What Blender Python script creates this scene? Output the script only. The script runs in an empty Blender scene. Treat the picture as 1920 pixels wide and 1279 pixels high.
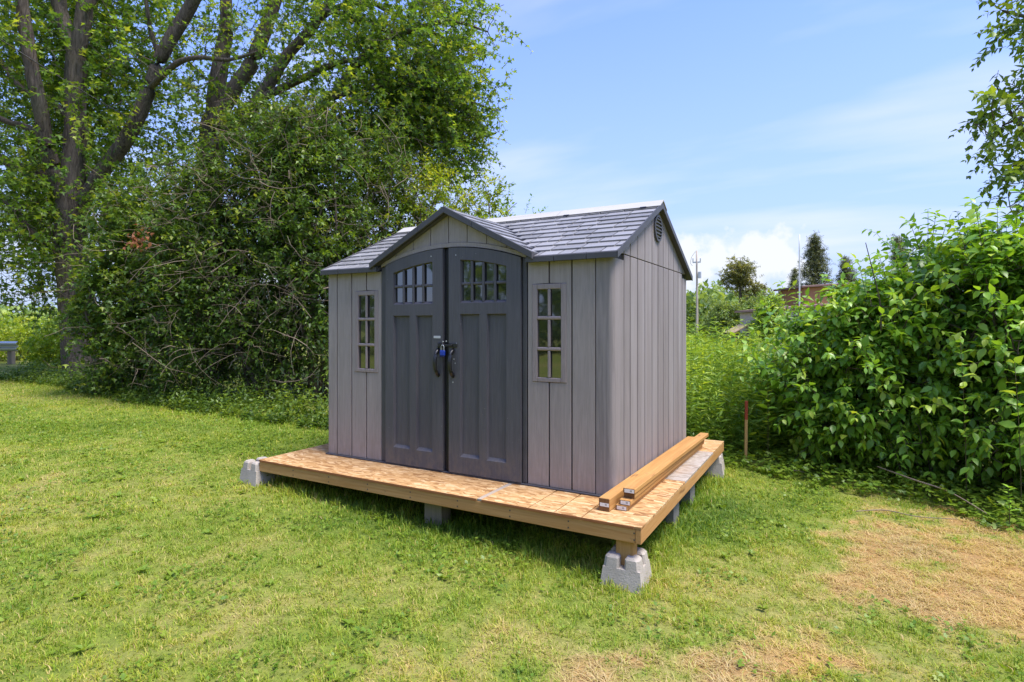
import bpy, bmesh, math
import numpy as np
from mathutils import Vector, Matrix

# ------------------------------------------------------------------ camera, sky, sun, exposure
sc = bpy.context.scene
COL = sc.collection
F, HY = 1068.11, 609.85                      # focal length and horizon row, in pixels of the 1920 wide photo
CAM = np.array([4.4296, -4.0690, 1.2935]); TH = 0.5149
VIEW = np.array([-math.sin(TH), math.cos(TH)]); RIGHT = np.array([math.cos(TH), math.sin(TH)])
cd = bpy.data.cameras.new('camera'); cam = bpy.data.objects.new('camera', cd); COL.objects.link(cam)
cam.location = CAM; cam.rotation_euler = (math.pi/2, 0, TH)
cd.sensor_width = 36; cd.lens = F/1920*36; cd.shift_y = -(639.5-HY)/1920; cd.clip_start = .05; cd.clip_end = 3000
sc.camera = cam

SUN_EL, SUN_AZ = math.radians(66), math.atan2(1.0, -.02)       # high, from the right, in line with the shed front
w = bpy.data.worlds.new('World'); sc.world = w; w.use_nodes = True
wn, wl = w.node_tree.nodes, w.node_tree.links
wn.clear()
def N(nodes, t, **kw):
    n = nodes.new(t)
    for k, v in kw.items(): setattr(n, k, v)
    return n
sky = N(wn, 'ShaderNodeTexSky', sky_type='NISHITA', sun_disc=False)
sky.sun_elevation = SUN_EL; sky.sun_rotation = SUN_AZ; sky.air_density = 1.0; sky.dust_density = 1.2; sky.ozone_density = 2.5; sky.altitude = 100
tc = N(wn, 'ShaderNodeTexCoord'); sep = N(wn, 'ShaderNodeSeparateXYZ'); wl.new(tc.outputs['Generated'], sep.inputs[0])
def wmath(op, a, b=None, c=None, clamp=False):
    n = N(wn, 'ShaderNodeMath', operation=op, use_clamp=clamp)
    for i, x in enumerate((a, b, c)):
        if x is None: continue
        if isinstance(x, (int, float)): n.inputs[i].default_value = x
        else: wl.new(x, n.inputs[i])
    return n.outputs[0]
zc = wmath('MAXIMUM', sep.outputs[2], .03)
# thin high cloud, laid out on a flat layer overhead
dv = N(wn, 'ShaderNodeVectorMath', operation='DIVIDE'); wl.new(tc.outputs['Generated'], dv.inputs[0])
cz = N(wn, 'ShaderNodeCombineXYZ')
z3 = wmath('ADD', zc, .16)
for i in range(3): wl.new(z3, cz.inputs[i])
wl.new(cz.outputs[0], dv.inputs[1])
mp = N(wn, 'ShaderNodeMapping'); mp.inputs['Scale'].default_value = (.55, 1.5, 1); mp.inputs['Rotation'].default_value = (0, 0, .9); mp.inputs['Location'].default_value = (.3, .2, 0)
wl.new(dv.outputs[0], mp.inputs[0])
nz = N(wn, 'ShaderNodeTexNoise'); nz.inputs['Scale'].default_value = 1.1; nz.inputs['Detail'].default_value = 5; nz.inputs['Roughness'].default_value = .5
wl.new(mp.outputs[0], nz.inputs['Vector'])
cirrus = wmath('MULTIPLY', wmath('SUBTRACT', nz.outputs[0], .45, clamp=True), 2.2, clamp=True)
# cumulus heads low over the horizon
n2 = N(wn, 'ShaderNodeTexNoise'); n2.inputs['Scale'].default_value = 17; n2.inputs['Detail'].default_value = 7; n2.inputs['Roughness'].default_value = .6
wl.new(tc.outputs['Generated'], n2.inputs['Vector'])
def cumulus(px, py, rx, ry):
    d = np.array([VIEW[0]+(px-960)/F*RIGHT[0], VIEW[1]+(px-960)/F*RIGHT[1], (HY-py)/F]); d /= np.linalg.norm(d)
    s = N(wn, 'ShaderNodeVectorMath', operation='SUBTRACT'); wl.new(tc.outputs['Generated'], s.inputs[0]); s.inputs[1].default_value = d
    sp = N(wn, 'ShaderNodeSeparateXYZ'); wl.new(s.outputs[0], sp.inputs[0])
    h = wmath('SQRT', wmath('ADD', wmath('POWER', sp.outputs[0], 2.), wmath('POWER', sp.outputs[1], 2.)))
    vz = wmath('ADD', wmath('DIVIDE', wmath('MAXIMUM', sp.outputs[2], 0.), ry), wmath('DIVIDE', wmath('MAXIMUM', wmath('MULTIPLY', sp.outputs[2], -1.), 0.), ry*2.2))
    e = wmath('ADD', wmath('POWER', wmath('DIVIDE', h, rx), 2.), wmath('POWER', vz, 2.))
    q = wmath('SUBTRACT', 1.0, e)
    q = wmath('ADD', q, wmath('MULTIPLY', wmath('SUBTRACT', n2.outputs[0], .5), 4.2))
    return wmath('MULTIPLY', q, 1.1, clamp=True)
c1 = cumulus(1435, 470, .085, .060); c2 = cumulus(1305, 490, .075, .055); c3 = cumulus(1130, 560, .14, .035); c4 = cumulus(420, 500, .15, .05)
cum = wmath('MAXIMUM', wmath('MAXIMUM', c1, c2), wmath('MAXIMUM', c3, c4))
veil = wmath('POWER', wmath('SUBTRACT', 1.0, wmath('MULTIPLY', zc, 1.35, clamp=True), clamp=True), 1.35)
mask = wmath('MAXIMUM', cirrus, wmath('MULTIPLY', cum, .92), clamp=True)
tint = N(wn, 'ShaderNodeMix', data_type='RGBA', blend_type='MULTIPLY'); tint.inputs[0].default_value = 1.0
wl.new(sky.outputs[0], tint.inputs[6]); tint.inputs[7].default_value = (.64, .78, 1.30, 1)
hz = N(wn, 'ShaderNodeMix', data_type='RGBA'); wl.new(veil, hz.inputs[0]); wl.new(tint.outputs[2], hz.inputs[6]); hz.inputs[7].default_value = (1.78, 2.25, 3.35, 1)      # pale summer haze towards the horizon
mx = N(wn, 'ShaderNodeMix', data_type='RGBA'); wl.new(mask, mx.inputs[0]); wl.new(hz.outputs[2], mx.inputs[6]); mx.inputs[7].default_value = (3.1, 3.2, 3.45, 1)
bg = N(wn, 'ShaderNodeBackground'); bg.inputs['Strength'].default_value = .14; wl.new(mx.outputs[2], bg.inputs[0])
wo = N(wn, 'ShaderNodeOutputWorld'); wl.new(bg.outputs[0], wo.inputs[0])

sl = bpy.data.lights.new('sun', 'SUN'); sl.energy = 2.9; sl.angle = math.radians(24); sl.color = (1, .94, .82)
so = bpy.data.objects.new('sun', sl); COL.objects.link(so)
sd = Vector((math.sin(SUN_AZ)*math.cos(SUN_EL), math.cos(SUN_AZ)*math.cos(SUN_EL), math.sin(SUN_EL)))
so.rotation_euler = (-sd).to_track_quat('-Z', 'Y').to_euler(); so.location = sd*30
vs = sc.view_settings; vs.view_transform = 'Standard'; vs.look = 'None'; vs.gamma = 1; vs.use_curve_mapping = False; vs.exposure = 1.2
sc.cycles.max_bounces = 8; sc.cycles.diffuse_bounces = 3; sc.cycles.transmission_bounces = 4; sc.cycles.caustics_reflective = False; sc.cycles.caustics_refractive = False

# ------------------------------------------------------------------ helpers: places, noise
R = np.random.default_rng(7)
def project(p):
    p = np.asarray(p, float); d = p[..., :2]-CAM[:2]
    dep = d@VIEW; s = np.where(dep > .05, dep, .05)
    return 960+F*(d@RIGHT)/s, HY-F*(p[..., 2]-CAM[2])/s, dep
def P(px, py, dep):
    xy = CAM[:2]+dep*(VIEW+(px-960)/F*RIGHT)
    return np.array([xy[0], xy[1], CAM[2]+dep*(HY-py)/F])
def lattice(ix, iy, seed):
    h = np.sin(ix*127.1+iy*311.7+seed*74.7)*43758.5453
    return h-np.floor(h)
def vnoise(x, y, seed=0):
    x = np.asarray(x, float); y = np.asarray(y, float)
    ix, iy = np.floor(x), np.floor(y); fx, fy = x-ix, y-iy
    fx = fx*fx*(3-2*fx); fy = fy*fy*(3-2*fy)
    a, b, c, d = lattice(ix, iy, seed), lattice(ix+1, iy, seed), lattice(ix, iy+1, seed), lattice(ix+1, iy+1, seed)
    return a*(1-fx)*(1-fy)+b*fx*(1-fy)+c*(1-fx)*fy+d*fx*fy
def fbm(x, y, seed=0, o=4):
    s, a, t = 0, .5, 0
    for k in range(o):
        s = s+a*vnoise(np.asarray(x)*2**k, np.asarray(y)*2**k, seed+k*3); t += a; a *= .5
    return s/t
def ground(x, y):
    x = np.asarray(x, float); y = np.asarray(y, float)
    z = -.325-.046*6*np.tanh((x-1.4)/6)+.027*6*np.tanh((y+.45)/6)
    t = np.clip((y-12)/35, 0, 1); z = z-.45*t*t*(3-2*t)
    z = z+.03*(fbm(x*.8, y*.8, 5)-.5)*np.clip((np.hypot(x-1.5, y-1)-2.2)/2, 0, 1)
    return z
def G(px, py):
    z = -.3
    for _ in range(12):
        dep = (CAM[2]-z)*F/max(py-HY, 1.5); p = P(px, py, dep); z = float(ground(p[0], p[1]))
    return np.array([p[0], p[1], z])
def unit(v):
    return v/np.maximum(np.linalg.norm(v, axis=-1, keepdims=True), 1e-9)
def inside(poly, x, y):
    poly = np.asarray(poly, float); r = np.zeros(np.shape(x), bool); j = len(poly)-1
    for i in range(len(poly)):
        xi, yi = poly[i]; xj, yj = poly[j]
        c = ((yi > y) != (yj > y)) & (x < (xj-xi)*(y-yi)/(yj-yi+1e-12)+xi); r ^= c; j = i
    return r

# ------------------------------------------------------------------ helpers: objects
def link(name, me, mat=None, parent=None):
    o = bpy.data.objects.new(name, me); COL.objects.link(o)
    if mat is not None and me is not None: me.materials.append(mat)
    if parent is not None: o.parent = parent
    return o
def tag(o, label=None, cat=None, group=None, kind=None):
    for k, v in (('label', label), ('category', cat), ('group', group), ('kind', kind)):
        if v: o[k] = v
    return o
def thing(name, label, cat, loc=(0, 0, 0), group=None):
    o = bpy.data.objects.new(name, None); COL.objects.link(o); o.location = loc; o.empty_display_size = .2
    return tag(o, label, cat, group)
def npmesh(name, V, T, attr=None, smooth=False):
    """triangle or quad mesh from numpy arrays"""
    V = np.ascontiguousarray(V, np.float32); T = np.ascontiguousarray(T, np.int32); k = T.shape[1]
    me = bpy.data.meshes.new(name)
    me.vertices.add(len(V)); me.vertices.foreach_set('co', V.ravel())
    me.loops.add(T.size); me.loops.foreach_set('vertex_index', T.ravel())
    me.polygons.add(len(T)); me.polygons.foreach_set('loop_start', np.arange(0, T.size, k, dtype=np.int32))
    if smooth: me.polygons.foreach_set('use_smooth', np.ones(len(T), bool))
    if attr is not None:
        a = me.attributes.new('v', 'FLOAT', 'POINT'); a.data.foreach_set('value', np.ascontiguousarray(attr, np.float32))
    me.update(calc_edges=True)
    return me
def bmobj(name, bm, mat, parent=None, smooth=False):
    bmesh.ops.recalc_face_normals(bm, faces=bm.faces)
    me = bpy.data.meshes.new(name); bm.to_mesh(me); bm.free()
    if smooth:
        for p in me.polygons: p.use_smooth = True
    return link(name, me, mat, parent)
def add_box(bm, lo, hi, bev=0, M=None):
    r = bmesh.ops.create_cube(bm, size=1); vs = r['verts']
    for v in vs:
        v.co = Vector([lo[i]+(v.co[i]+.5)*(hi[i]-lo[i]) for i in range(3)])
    if bev:
        es = list({e for v in vs for e in v.link_edges})
        q = bmesh.ops.bevel(bm, geom=es, offset=bev, segments=1, affect='EDGES', clamp_overlap=True)
        vs = list({v for f in q['faces'] for v in f.verts} | {v for v in vs if v.is_valid})
    if M is not None:
        for v in vs: v.co = M@v.co
    return vs
def box(name, lo, hi, mat, parent=None, bev=.003, M=None):
    bm = bmesh.new(); add_box(bm, lo, hi, bev, M); return bmobj(name, bm, mat, parent)
def prism(bm, pts, fn, d0, d1, bev=0):
    """2-d outline extruded: fn(a, b, d) gives the point"""
    a = [bm.verts.new(fn(x, y, d0)) for x, y in pts]; b = [bm.verts.new(fn(x, y, d1)) for x, y in pts]
    n = len(pts); fa = bm.faces.new(a); bm.faces.new(b[::-1])
    for i in range(n): bm.faces.new((a[i], b[i], b[(i+1) % n], a[(i+1) % n]))
    if bev: bmesh.ops.bevel(bm, geom=list(fa.edges), offset=bev, segments=1, affect='EDGES', clamp_overlap=True)
def poly(name, pts, fn, d0, d1, mat, parent=None, bev=.003):
    bm = bmesh.new(); prism(bm, pts, fn, d0, d1, bev); return bmobj(name, bm, mat, parent)
FR = lambda a, b, d: (a, d, b)           # outline in the x-z plane, depth along y
SD = lambda a, b, d: (d, a, b)           # outline in the y-z plane, depth along x
TP = lambda a, b, d: (a, b, d)           # outline in plan
def tubes(paths, radii, sides=4):
    """paths (N,M,3), radii (N,M) -> quads"""
    Np, M, _ = paths.shape
    t = unit(np.gradient(paths, axis=1)); ref = np.where(np.abs(t[..., 2:3]) > .9, [[[1., 0, 0]]], [[[0, 0, 1.]]])
    a = unit(np.cross(t, ref)); b = np.cross(t, a)
    an = np.arange(sides)/sides*2*np.pi
    V = paths[:, :, None]+radii[:, :, None, None]*(np.cos(an)[:, None]*a[:, :, None]+np.sin(an)[:, None]*b[:, :, None])
    i = np.arange(Np)[:, None, None]*M*sides; j = np.arange(M-1)[None, :, None]*sides; k = np.arange(sides)[None, None]
    k2 = (k+1) % sides
    Q = np.stack([i+j+k, i+j+k2, i+j+sides+k2, i+j+sides+k], -1).reshape(-1, 4)
    return V.reshape(-1, 3), Q
def join(parts):
    V, Q, n = [], [], 0
    for v, q in parts: V.append(v); Q.append(q+n); n += len(v)
    return np.concatenate(V), np.concatenate(Q)
def spline(pts, n):
    pts = np.asarray(pts, float); m = len(pts); s = np.linspace(0, m-1, n); out = []
    for u in s:
        i = min(int(u), m-2); f = u-i
        p0, p1, p2, p3 = pts[max(i-1, 0)], pts[i], pts[i+1], pts[min(i+2, m-1)]
        out.append(.5*((2*p1)+(-p0+p2)*f+(2*p0-5*p1+4*p2-p3)*f*f+(-p0+3*p1-3*p2+p3)*f**3))
    return np.array(out)
def tube(name, pts, rad, mat, parent=None, sides=8, n=None):
    pts = spline(pts, n) if n else np.asarray(pts, float)
    rad = np.interp(np.linspace(0, 1, len(pts)), np.linspace(0, 1, np.size(rad)), np.atleast_1d(rad)) if np.size(rad) > 1 else np.full(len(pts), float(np.ravel(rad)[0]))
    e0 = pts[0]-unit(pts[1]-pts[0])*1e-4; e1 = pts[-1]+unit(pts[-1]-pts[-2])*1e-4
    pts = np.vstack([e0, pts, e1]); rad = np.concatenate([[1e-4], rad, [1e-4]])
    V, Q = tubes(pts[None], rad[None], sides)
    return link(name, npmesh(name, V, Q, smooth=True), mat, parent)

# ------------------------------------------------------------------ materials
def material(name):
    m = bpy.data.materials.new(name); m.use_nodes = True; nt = m.node_tree; nt.nodes.clear()
    return m, nt.nodes, nt.links
class Mat:
    def __init__(s, name, rough=.6, spec=.4):
        s.m, s.n, s.l = material(name)
        s.b = N(s.n, 'ShaderNodeBsdfPrincipled'); s.o = N(s.n, 'ShaderNodeOutputMaterial'); s.l.new(s.b.outputs[0], s.o.inputs[0])
        s.b.inputs['Roughness'].default_value = rough; s.b.inputs['Specular IOR Level'].default_value = spec
        s.tc = N(s.n, 'ShaderNodeTexCoord')
    def noise(s, scale=(1, 1, 1), k=1., detail=4, rough=.5, dist=0., coord='Object'):
        mp = N(s.n, 'ShaderNodeMapping'); mp.inputs['Scale'].default_value = scale; s.l.new(s.tc.outputs[coord], mp.inputs[0])
        t = N(s.n, 'ShaderNodeTexNoise'); t.inputs['Scale'].default_value = k; t.inputs['Detail'].default_value = detail
        t.inputs['Roughness'].default_value = rough; t.inputs['Distortion'].default_value = dist; s.l.new(mp.outputs[0], t.inputs['Vector'])
        return t.outputs[0]
    def ramp(s, fac, stops, interp='LINEAR'):
        r = N(s.n, 'ShaderNodeValToRGB'); r.color_ramp.interpolation = interp; e = r.color_ramp.elements
        while len(e) < len(stops): e.new(.5)
        for i, (p, c) in enumerate(stops): e[i].position = p; e[i].color = (*c, 1) if len(c) == 3 else c
        s.l.new(fac, r.inputs[0]); return r.outputs[0]
    def mix(s, f, a, b, mode='MIX'):
        x = N(s.n, 'ShaderNodeMix', data_type='RGBA', blend_type=mode)
        for i, q in ((0, f), (6, a), (7, b)):
            if isinstance(q, (int, float)): x.inputs[i].default_value = q
            elif isinstance(q, tuple): x.inputs[i].default_value = (*q, 1) if len(q) == 3 else q
            else: s.l.new(q, x.inputs[i])
        return x.outputs[2]
    def math(s, op, a, b=0., clamp=False):
        x = N(s.n, 'ShaderNodeMath', operation=op, use_clamp=clamp)
        for i, q in ((0, a), (1, b)):
            if isinstance(q, (int, float)): x.inputs[i].default_value = q
            else: s.l.new(q, x.inputs[i])
        return x.outputs[0]
    def rnd(s):
        return N(s.n, 'ShaderNodeObjectInfo').outputs['Random']
    def attr(s, name='v'):
        a = N(s.n, 'ShaderNodeAttribute'); a.attribute_name = name; return a.outputs['Fac']
    def color(s, c):
        if isinstance(c, tuple): s.b.inputs['Base Color'].default_value = (*c, 1)
        else: s.l.new(c, s.b.inputs['Base Color'])
        return s
    def bump(s, h, strength=.3, dist=.005):
        b = N(s.n, 'ShaderNodeBump'); b.inputs['Strength'].default_value = strength; b.inputs['Distance'].default_value = dist
        s.l.new(h, b.inputs['Height']); s.l.new(b.outputs[0], s.b.inputs['Normal']); return s

def plastic_wood(name, base, light, gscale=(34, 34, 2.2), streak=.35, rough=.62, vary=.35):
    """moulded plastic with a wood grain relief"""
    m = Mat(name, rough, .35)
    g = m.noise(gscale, 1., 6, .62, 1.4); big = m.noise((7, 7, .5), 1., 3, .5)
    fine = m.noise((150, 150, 5), 1., 3, .6)
    c = m.mix(m.math('MULTIPLY', m.math('SUBTRACT', big, .38, True), 3*streak, True), base, light)
    c = m.mix(m.math('MULTIPLY', m.rnd(), vary), c, tuple(x*.80 for x in base))
    c = m.mix(m.ramp(g, [(.36, (.0,)*3), (.62, (.75,)*3)]), c, tuple(x*1.26 for x in base))
    c = m.mix(m.math('MULTIPLY', m.ramp(fine, [(.5, (0,)*3), (.7, (1,)*3)]), .26), c, tuple(min(x*1.6, .8) for x in base))
    dirt = m.noise((1.3, 1.3, .7), 1., 5, .65)
    c = m.mix(m.ramp(dirt, [(.5, (0,)*3), (.75, (.28,)*3)]), c, tuple(x*.72 for x in base))
    sp = N(m.n, 'ShaderNodeSeparateXYZ'); m.l.new(m.tc.outputs['Object'], sp.inputs[0])      # rain splash dirt low down, flecks and scuffs
    low = m.math('SUBTRACT', 1., m.math('MULTIPLY', sp.outputs[2], 3.2), True); spl = m.noise((14, 14, 9), 1., 6, .7)
    c = m.mix(m.math('MULTIPLY', m.math('MULTIPLY', low, m.ramp(spl, [(.42, (0,)*3), (.66, (1,)*3)])), .5, True), c, (.22, .17, .12))
    c = m.mix(m.ramp(m.noise((45, 45, 45), 1., 2, .5), [(.76, (0,)*3), (.79, (.6,)*3)]), c, (.45, .42, .40))
    m.color(c); m.bump(m.math('ADD', g, m.math('MULTIPLY', fine, .5)), .45, .004); return m.m
M_WALL = plastic_wood('taupe plastic wood grain', (.27, .228, .213), (.325, .28, .262))
M_SIDE = plastic_wood('weathered plastic wood grain', (.222, .19, .184), (.385, .352, .35), (30, 30, 1.4), .95, .62, .85)
M_DOOR = plastic_wood('charcoal plastic wood grain', (.080, .076, .085), (.098, .094, .104), (40, 40, 2.4), .3, .5)
M_TRIM = Mat('charcoal trim plastic', .5, .4); M_TRIM.color(M_TRIM.mix(M_TRIM.noise((3, 3, 3), 2., 5), (.046, .044, .049), (.085, .082, .089))); M_TRIM = M_TRIM.m
M_CORE = Mat('shadow grey backing', .8).color((.045, .04, .04)).m
M_FRAME = plastic_wood('taupe window frame plastic', (.25, .203, .195), (.285, .238, .23), (60, 60, 6), .2, .5)
M_BLACK = Mat('black plastic', .38, .5); M_BLACK.color((.014, .014, .016)).bump(M_BLACK.noise((80, 80, 80), 1.), .1, .002); M_BLACK = M_BLACK.m
M_GLASS = Mat('dark window glass', .04, .5); M_GLASS.color((.012, .013, .014)); M_GLASS.b.inputs['IOR'].default_value = 2.4
M_GLASS.bump(M_GLASS.noise((9, 9, 9), 1., 1), .02, .02); M_GLASS = M_GLASS.m
def m_shingle():
    m = Mat('grey moulded shingle', .5, .5)
    g = m.noise((25, 25, 25), 1., 5, .6, .8); s = m.noise((4, 40, 40), 1., 3)
    c = m.ramp(m.rnd(), [(0, (.15, .145, .145)), (.5, (.21, .203, .203)), (1, (.28, .272, .272))])
    c = m.mix(m.ramp(g, [(.35, (0,)*3), (.7, (.5,)*3)]), c, (.30, .295, .302))
    c = m.mix(m.ramp(m.noise((2.2, 2.2, 2.2), 1., 6, .7), [(.56, (0,)*3), (.75, (.5,)*3)]), c, (.07, .068, .07))
    m.color(c); m.bump(m.math('ADD', g, s), .5, .004); return m.m
M_SHINGLE = m_shingle()
M_RIDGE = Mat('cream ridge cap plastic', .55); M_RIDGE.color(M_RIDGE.mix(M_RIDGE.noise((2, 9, 9), 1., 5, .7), (.52, .50, .455), (.33, .315, .285))); M_RIDGE = M_RIDGE.m
def m_lumber(name, a, b, knot=(.16, .07, .03), axis=0, sc_=1.):
    m = Mat(name, .68, .25)
    s = [38., 38., 38.]; s[axis] = 1.6; s2 = [4., 4., 4.]; s2[axis] = .5; k = [9., 9., 9.]; k[axis] = 2.2
    g = m.noise(tuple(s), sc_, 5, .6, 1.2); big = m.noise(tuple(s2), 1., 3, .5, .6)
    c = m.mix(m.ramp(g, [(.35, (0,)*3), (.65, (1,)*3)]), a, b)
    c = m.mix(m.ramp(big, [(.4, (0,)*3), (.7, (.55,)*3)]), c, tuple(x*.72 for x in a))
    kn = m.ramp(m.noise(tuple(k), 1., 2, .4), [(.72, (0,)*3), (.76, (.75,)*3)]); c = m.mix(kn, c, knot)
    st = m.ramp(m.noise((22, 22, 22), 1., 4, .7), [(.62, (0,)*3), (.74, (.55,)*3)]); c = m.mix(st, c, (.20, .12, .07))
    m.color(c); m.bump(g, .3, .003); return m.m
M_RIM_X = m_lumber('pine rim board', (.43, .215, .072), (.54, .30, .118), axis=0)
M_RIM_Y = m_lumber('pine rim board side', (.43, .215, .072), (.54, .30, .118), axis=1)
M_STUD = m_lumber('stacked cedar toned lumber', (.42, .205, .062), (.52, .29, .098), axis=1)
M_STUDEND = m_lumber('dark sawn end grain', (.16, .075, .028), (.24, .12, .05), axis=1, sc_=2.)
M_POSTW = m_lumber('pine post', (.42, .215, .07), (.50, .29, .11), axis=2)
M_OLDWOOD = m_lumber('grey weathered wood', (.22, .175, .125), (.31, .25, .185), axis=2)
def m_osb(name, tones, edge=False):
    m = Mat(name, .7, .2); parts = []
    for k, (rot, sx, sy) in enumerate(((.25, 9, 42), (-.5, 11, 50), (1.25, 9, 40))):
        mp = N(m.n, 'ShaderNodeMapping'); mp.inputs['Rotation'].default_value = (0, 0, rot); mp.inputs['Scale'].default_value = (sx, sy, 12); mp.inputs['Location'].default_value = (k*3.7, k*1.3, 0)
        wq = N(m.n, 'ShaderNodeTexNoise'); wq.inputs['Scale'].default_value = 5.+k; wq.inputs['Detail'].default_value = 3; m.l.new(m.tc.outputs['Object'], wq.inputs['Vector'])
        wm = N(m.n, 'ShaderNodeVectorMath', operation='MULTIPLY_ADD'); m.l.new(wq.outputs['Color'], wm.inputs[0]); wm.inputs[1].default_value = (.16, .16, 0); m.l.new(m.tc.outputs['Object'], wm.inputs[2]); m.l.new(wm.outputs[0], mp.inputs[0])
        v = N(m.n, 'ShaderNodeTexVoronoi'); v.inputs['Scale'].default_value = 1.; m.l.new(mp.outputs[0], v.inputs['Vector'])
        s = N(m.n, 'ShaderNodeSeparateColor'); m.l.new(v.outputs['Color'], s.inputs[0]); parts.append((s.outputs[0], s.outputs[1]))
    c = m.ramp(parts[0][0], tones)
    c = m.mix(m.ramp(parts[0][1], [(.5, (0,)*3), (.52, (1,)*3)]), c, m.ramp(parts[1][0], tones))
    c = m.mix(m.ramp(parts[1][1], [(.62, (0,)*3), (.64, (1,)*3)]), c, m.ramp(parts[2][0], tones))
    c = m.mix(m.ramp(m.noise((2.2, 2.2, 2.2), 1., 5, .6), [(.5, (0,)*3), (.75, (.4,)*3)]), c, (.34, .18, .07))
    c = m.mix(m.ramp(m.noise((30, 60, 30), 1., 4, .7), [(.58, (0,)*3), (.7, (.6,)*3)]), c, (.28, .14, .06))
    m.color(c); m.bump(m.math('ADD', parts[0][0], parts[1][0]), .25, .002); return m.m
M_OSB = m_osb('oriented strand board', [(0, (.25, .12, .045)), (.3, (.43, .24, .097)), (.7, (.54, .33, .15)), (1, (.65, .45, .25))])
M_OSBGREY = m_osb('weathered strand board', [(0, (.24, .19, .15)), (.5, (.35, .30, .25)), (1, (.45, .40, .35))])
M_OSBEDGE = Mat('red sealed board edge', .75); M_OSBEDGE.color(M_OSBEDGE.mix(M_OSBEDGE.noise((14, 14, 60), 1., 4), (.26, .075, .025), (.36, .15, .05))); M_OSBEDGE = M_OSBEDGE.m
M_SEAM = Mat('dark seam line', .8).color((.09, .07, .055)).m
M_TAPE = Mat('grey seam smear', .7); M_TAPE.color(M_TAPE.mix(M_TAPE.noise((30, 30, 30), 1.), (.33, .26, .20), (.43, .36, .29))); M_TAPE = M_TAPE.m
def m_concrete():
    m = Mat('cast concrete', .85, .2)
    g = m.noise((5, 5, 5), 1., 6, .7); f = m.noise((90, 90, 90), 1., 3)
    c = m.mix(m.ramp(g, [(.3, (0,)*3), (.7, (1,)*3)]), (.34, .295, .25), (.48, .428, .37))
    c = m.mix(m.ramp(f, [(.62, (0,)*3), (.68, (.6,)*3)]), c, (.22, .20, .18))
    m.color(c); m.bump(m.math('ADD', g, f), .5, .006); return m.m
M_CONC = m_concrete()
M_CONCD = Mat('dark concrete', .9, .2); M_CONCD.color(M_CONCD.mix(M_CONCD.noise((6, 6, 6), 1., 6, .7), (.15, .14, .125), (.27, .255, .235))); M_CONCD = M_CONCD.m  # darker concrete tone for the hollow blocks
M_STEEL = Mat('galvanised steel', .38); M_STEEL.color(M_STEEL.mix(M_STEEL.noise((4, 4, 4), 1., 4), (.42, .43, .44), (.56, .57, .58))); M_STEEL.b.inputs['Metallic'].default_value = .6; M_STEEL = M_STEEL.m
M_BLUE = Mat('blue enamel', .35, .5).color((.012, .045, .36)).m
def m_label():
    m = Mat('printed paper label', .6, .3); sp = N(m.n, 'ShaderNodeSeparateXYZ'); m.l.new(m.tc.outputs['Generated'], sp.inputs[0])
    u = sp.outputs[0]
    mp = N(m.n, 'ShaderNodeMapping'); mp.inputs['Scale'].default_value = (26, .01, .01); m.l.new(m.tc.outputs['Generated'], mp.inputs[0])
    t = N(m.n, 'ShaderNodeTexWhiteNoise', noise_dimensions='1D'); s2 = N(m.n, 'ShaderNodeSeparateXYZ'); m.l.new(mp.outputs[0], s2.inputs[0]); m.l.new(m.math('FLOOR', s2.outputs[0]), t.inputs['W'])
    bar = m.math('MULTIPLY', m.math('GREATER_THAN', t.outputs[0], .5), m.math('MULTIPLY', m.math('GREATER_THAN', u, .55), m.math('LESS_THAN', u, .92)))
    bar = m.math('MULTIPLY', bar, m.math('MULTIPLY', m.math('GREATER_THAN', sp.outputs[2], .3), m.math('LESS_THAN', sp.outputs[2], .85)))
    m.color(m.mix(bar, (.72, .72, .70), (.03, .03, .03))); return m.m
M_LABEL = m_label()
M_PLATE = Mat('pale metal badge', .4).color((.5, .5, .5)).m
def m_bark(name, a, b, sc_=1.):
    m = Mat(name, .9, .1)
    g = m.noise((16*sc_, 16*sc_, 2.6*sc_), 1., 7, .68, 1.6); big = m.noise((2, 2, .7), 1., 4)
    c = m.mix(m.ramp(g, [(.36, (0,)*3), (.64, (1,)*3)]), a, b)
    c = m.mix(m.ramp(big, [(.5, (0,)*3), (.75, (.5,)*3)]), c, (.10, .11, .07))
    m.color(c); m.bump(g, 1.0, .035/sc_); return m.m
M_BARK = m_bark('furrowed maple bark', (.055, .043, .037), (.185, .148, .128))
M_STEM = m_bark('shrub stem bark', (.07, .055, .04), (.15, .12, .085), 4.)
M_DEADTWIG = m_bark('dead grey twig', (.16, .12, .085), (.34, .27, .20), 6.)
M_TWIG = m_bark('green brown twig', (.06, .06, .025), (.12, .10, .05), 6.)
def leaf(name, stops, gloss=.42, spec=.35, trans=.34, tcol=None):
    """thin leaf: the attribute v picks each leaf's own tone, light also comes through it"""
    m = Mat(name, gloss, spec)
    c = m.ramp(m.attr(), stops)
    big = m.noise((.9, .9, .9), 1., 3, .5, coord='Object')
    c2 = m.mix(m.ramp(big, [(.4, (0,)*3), (.72, (.6,)*3)]), c, m.mix(1., c, (1.35, 1.12, .7), 'MULTIPLY'))
    m.color(c2)
    tr = N(m.n, 'ShaderNodeBsdfTranslucent'); m.l.new(m.mix(1., c2, tcol or (1.9, 1.75, .75), 'MULTIPLY'), tr.inputs[0])
    mxs = N(m.n, 'ShaderNodeMixShader'); mxs.inputs[0].default_value = trans
    m.l.new(m.b.outputs[0], mxs.inputs[1]); m.l.new(tr.outputs[0], mxs.inputs[2]); m.l.new(mxs.outputs[0], m.o.inputs[0])
    return m.m
L_MAPLE = leaf('silver maple leaf', [(0, (0.0546, 0.1137, 0.021)), (0.5, (0.1126, 0.211, 0.0315)), (0.85, (0.1999, 0.3026, 0.0385)), (1, (0.309, 0.3667, 0.0525))], trans=.45)
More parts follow.
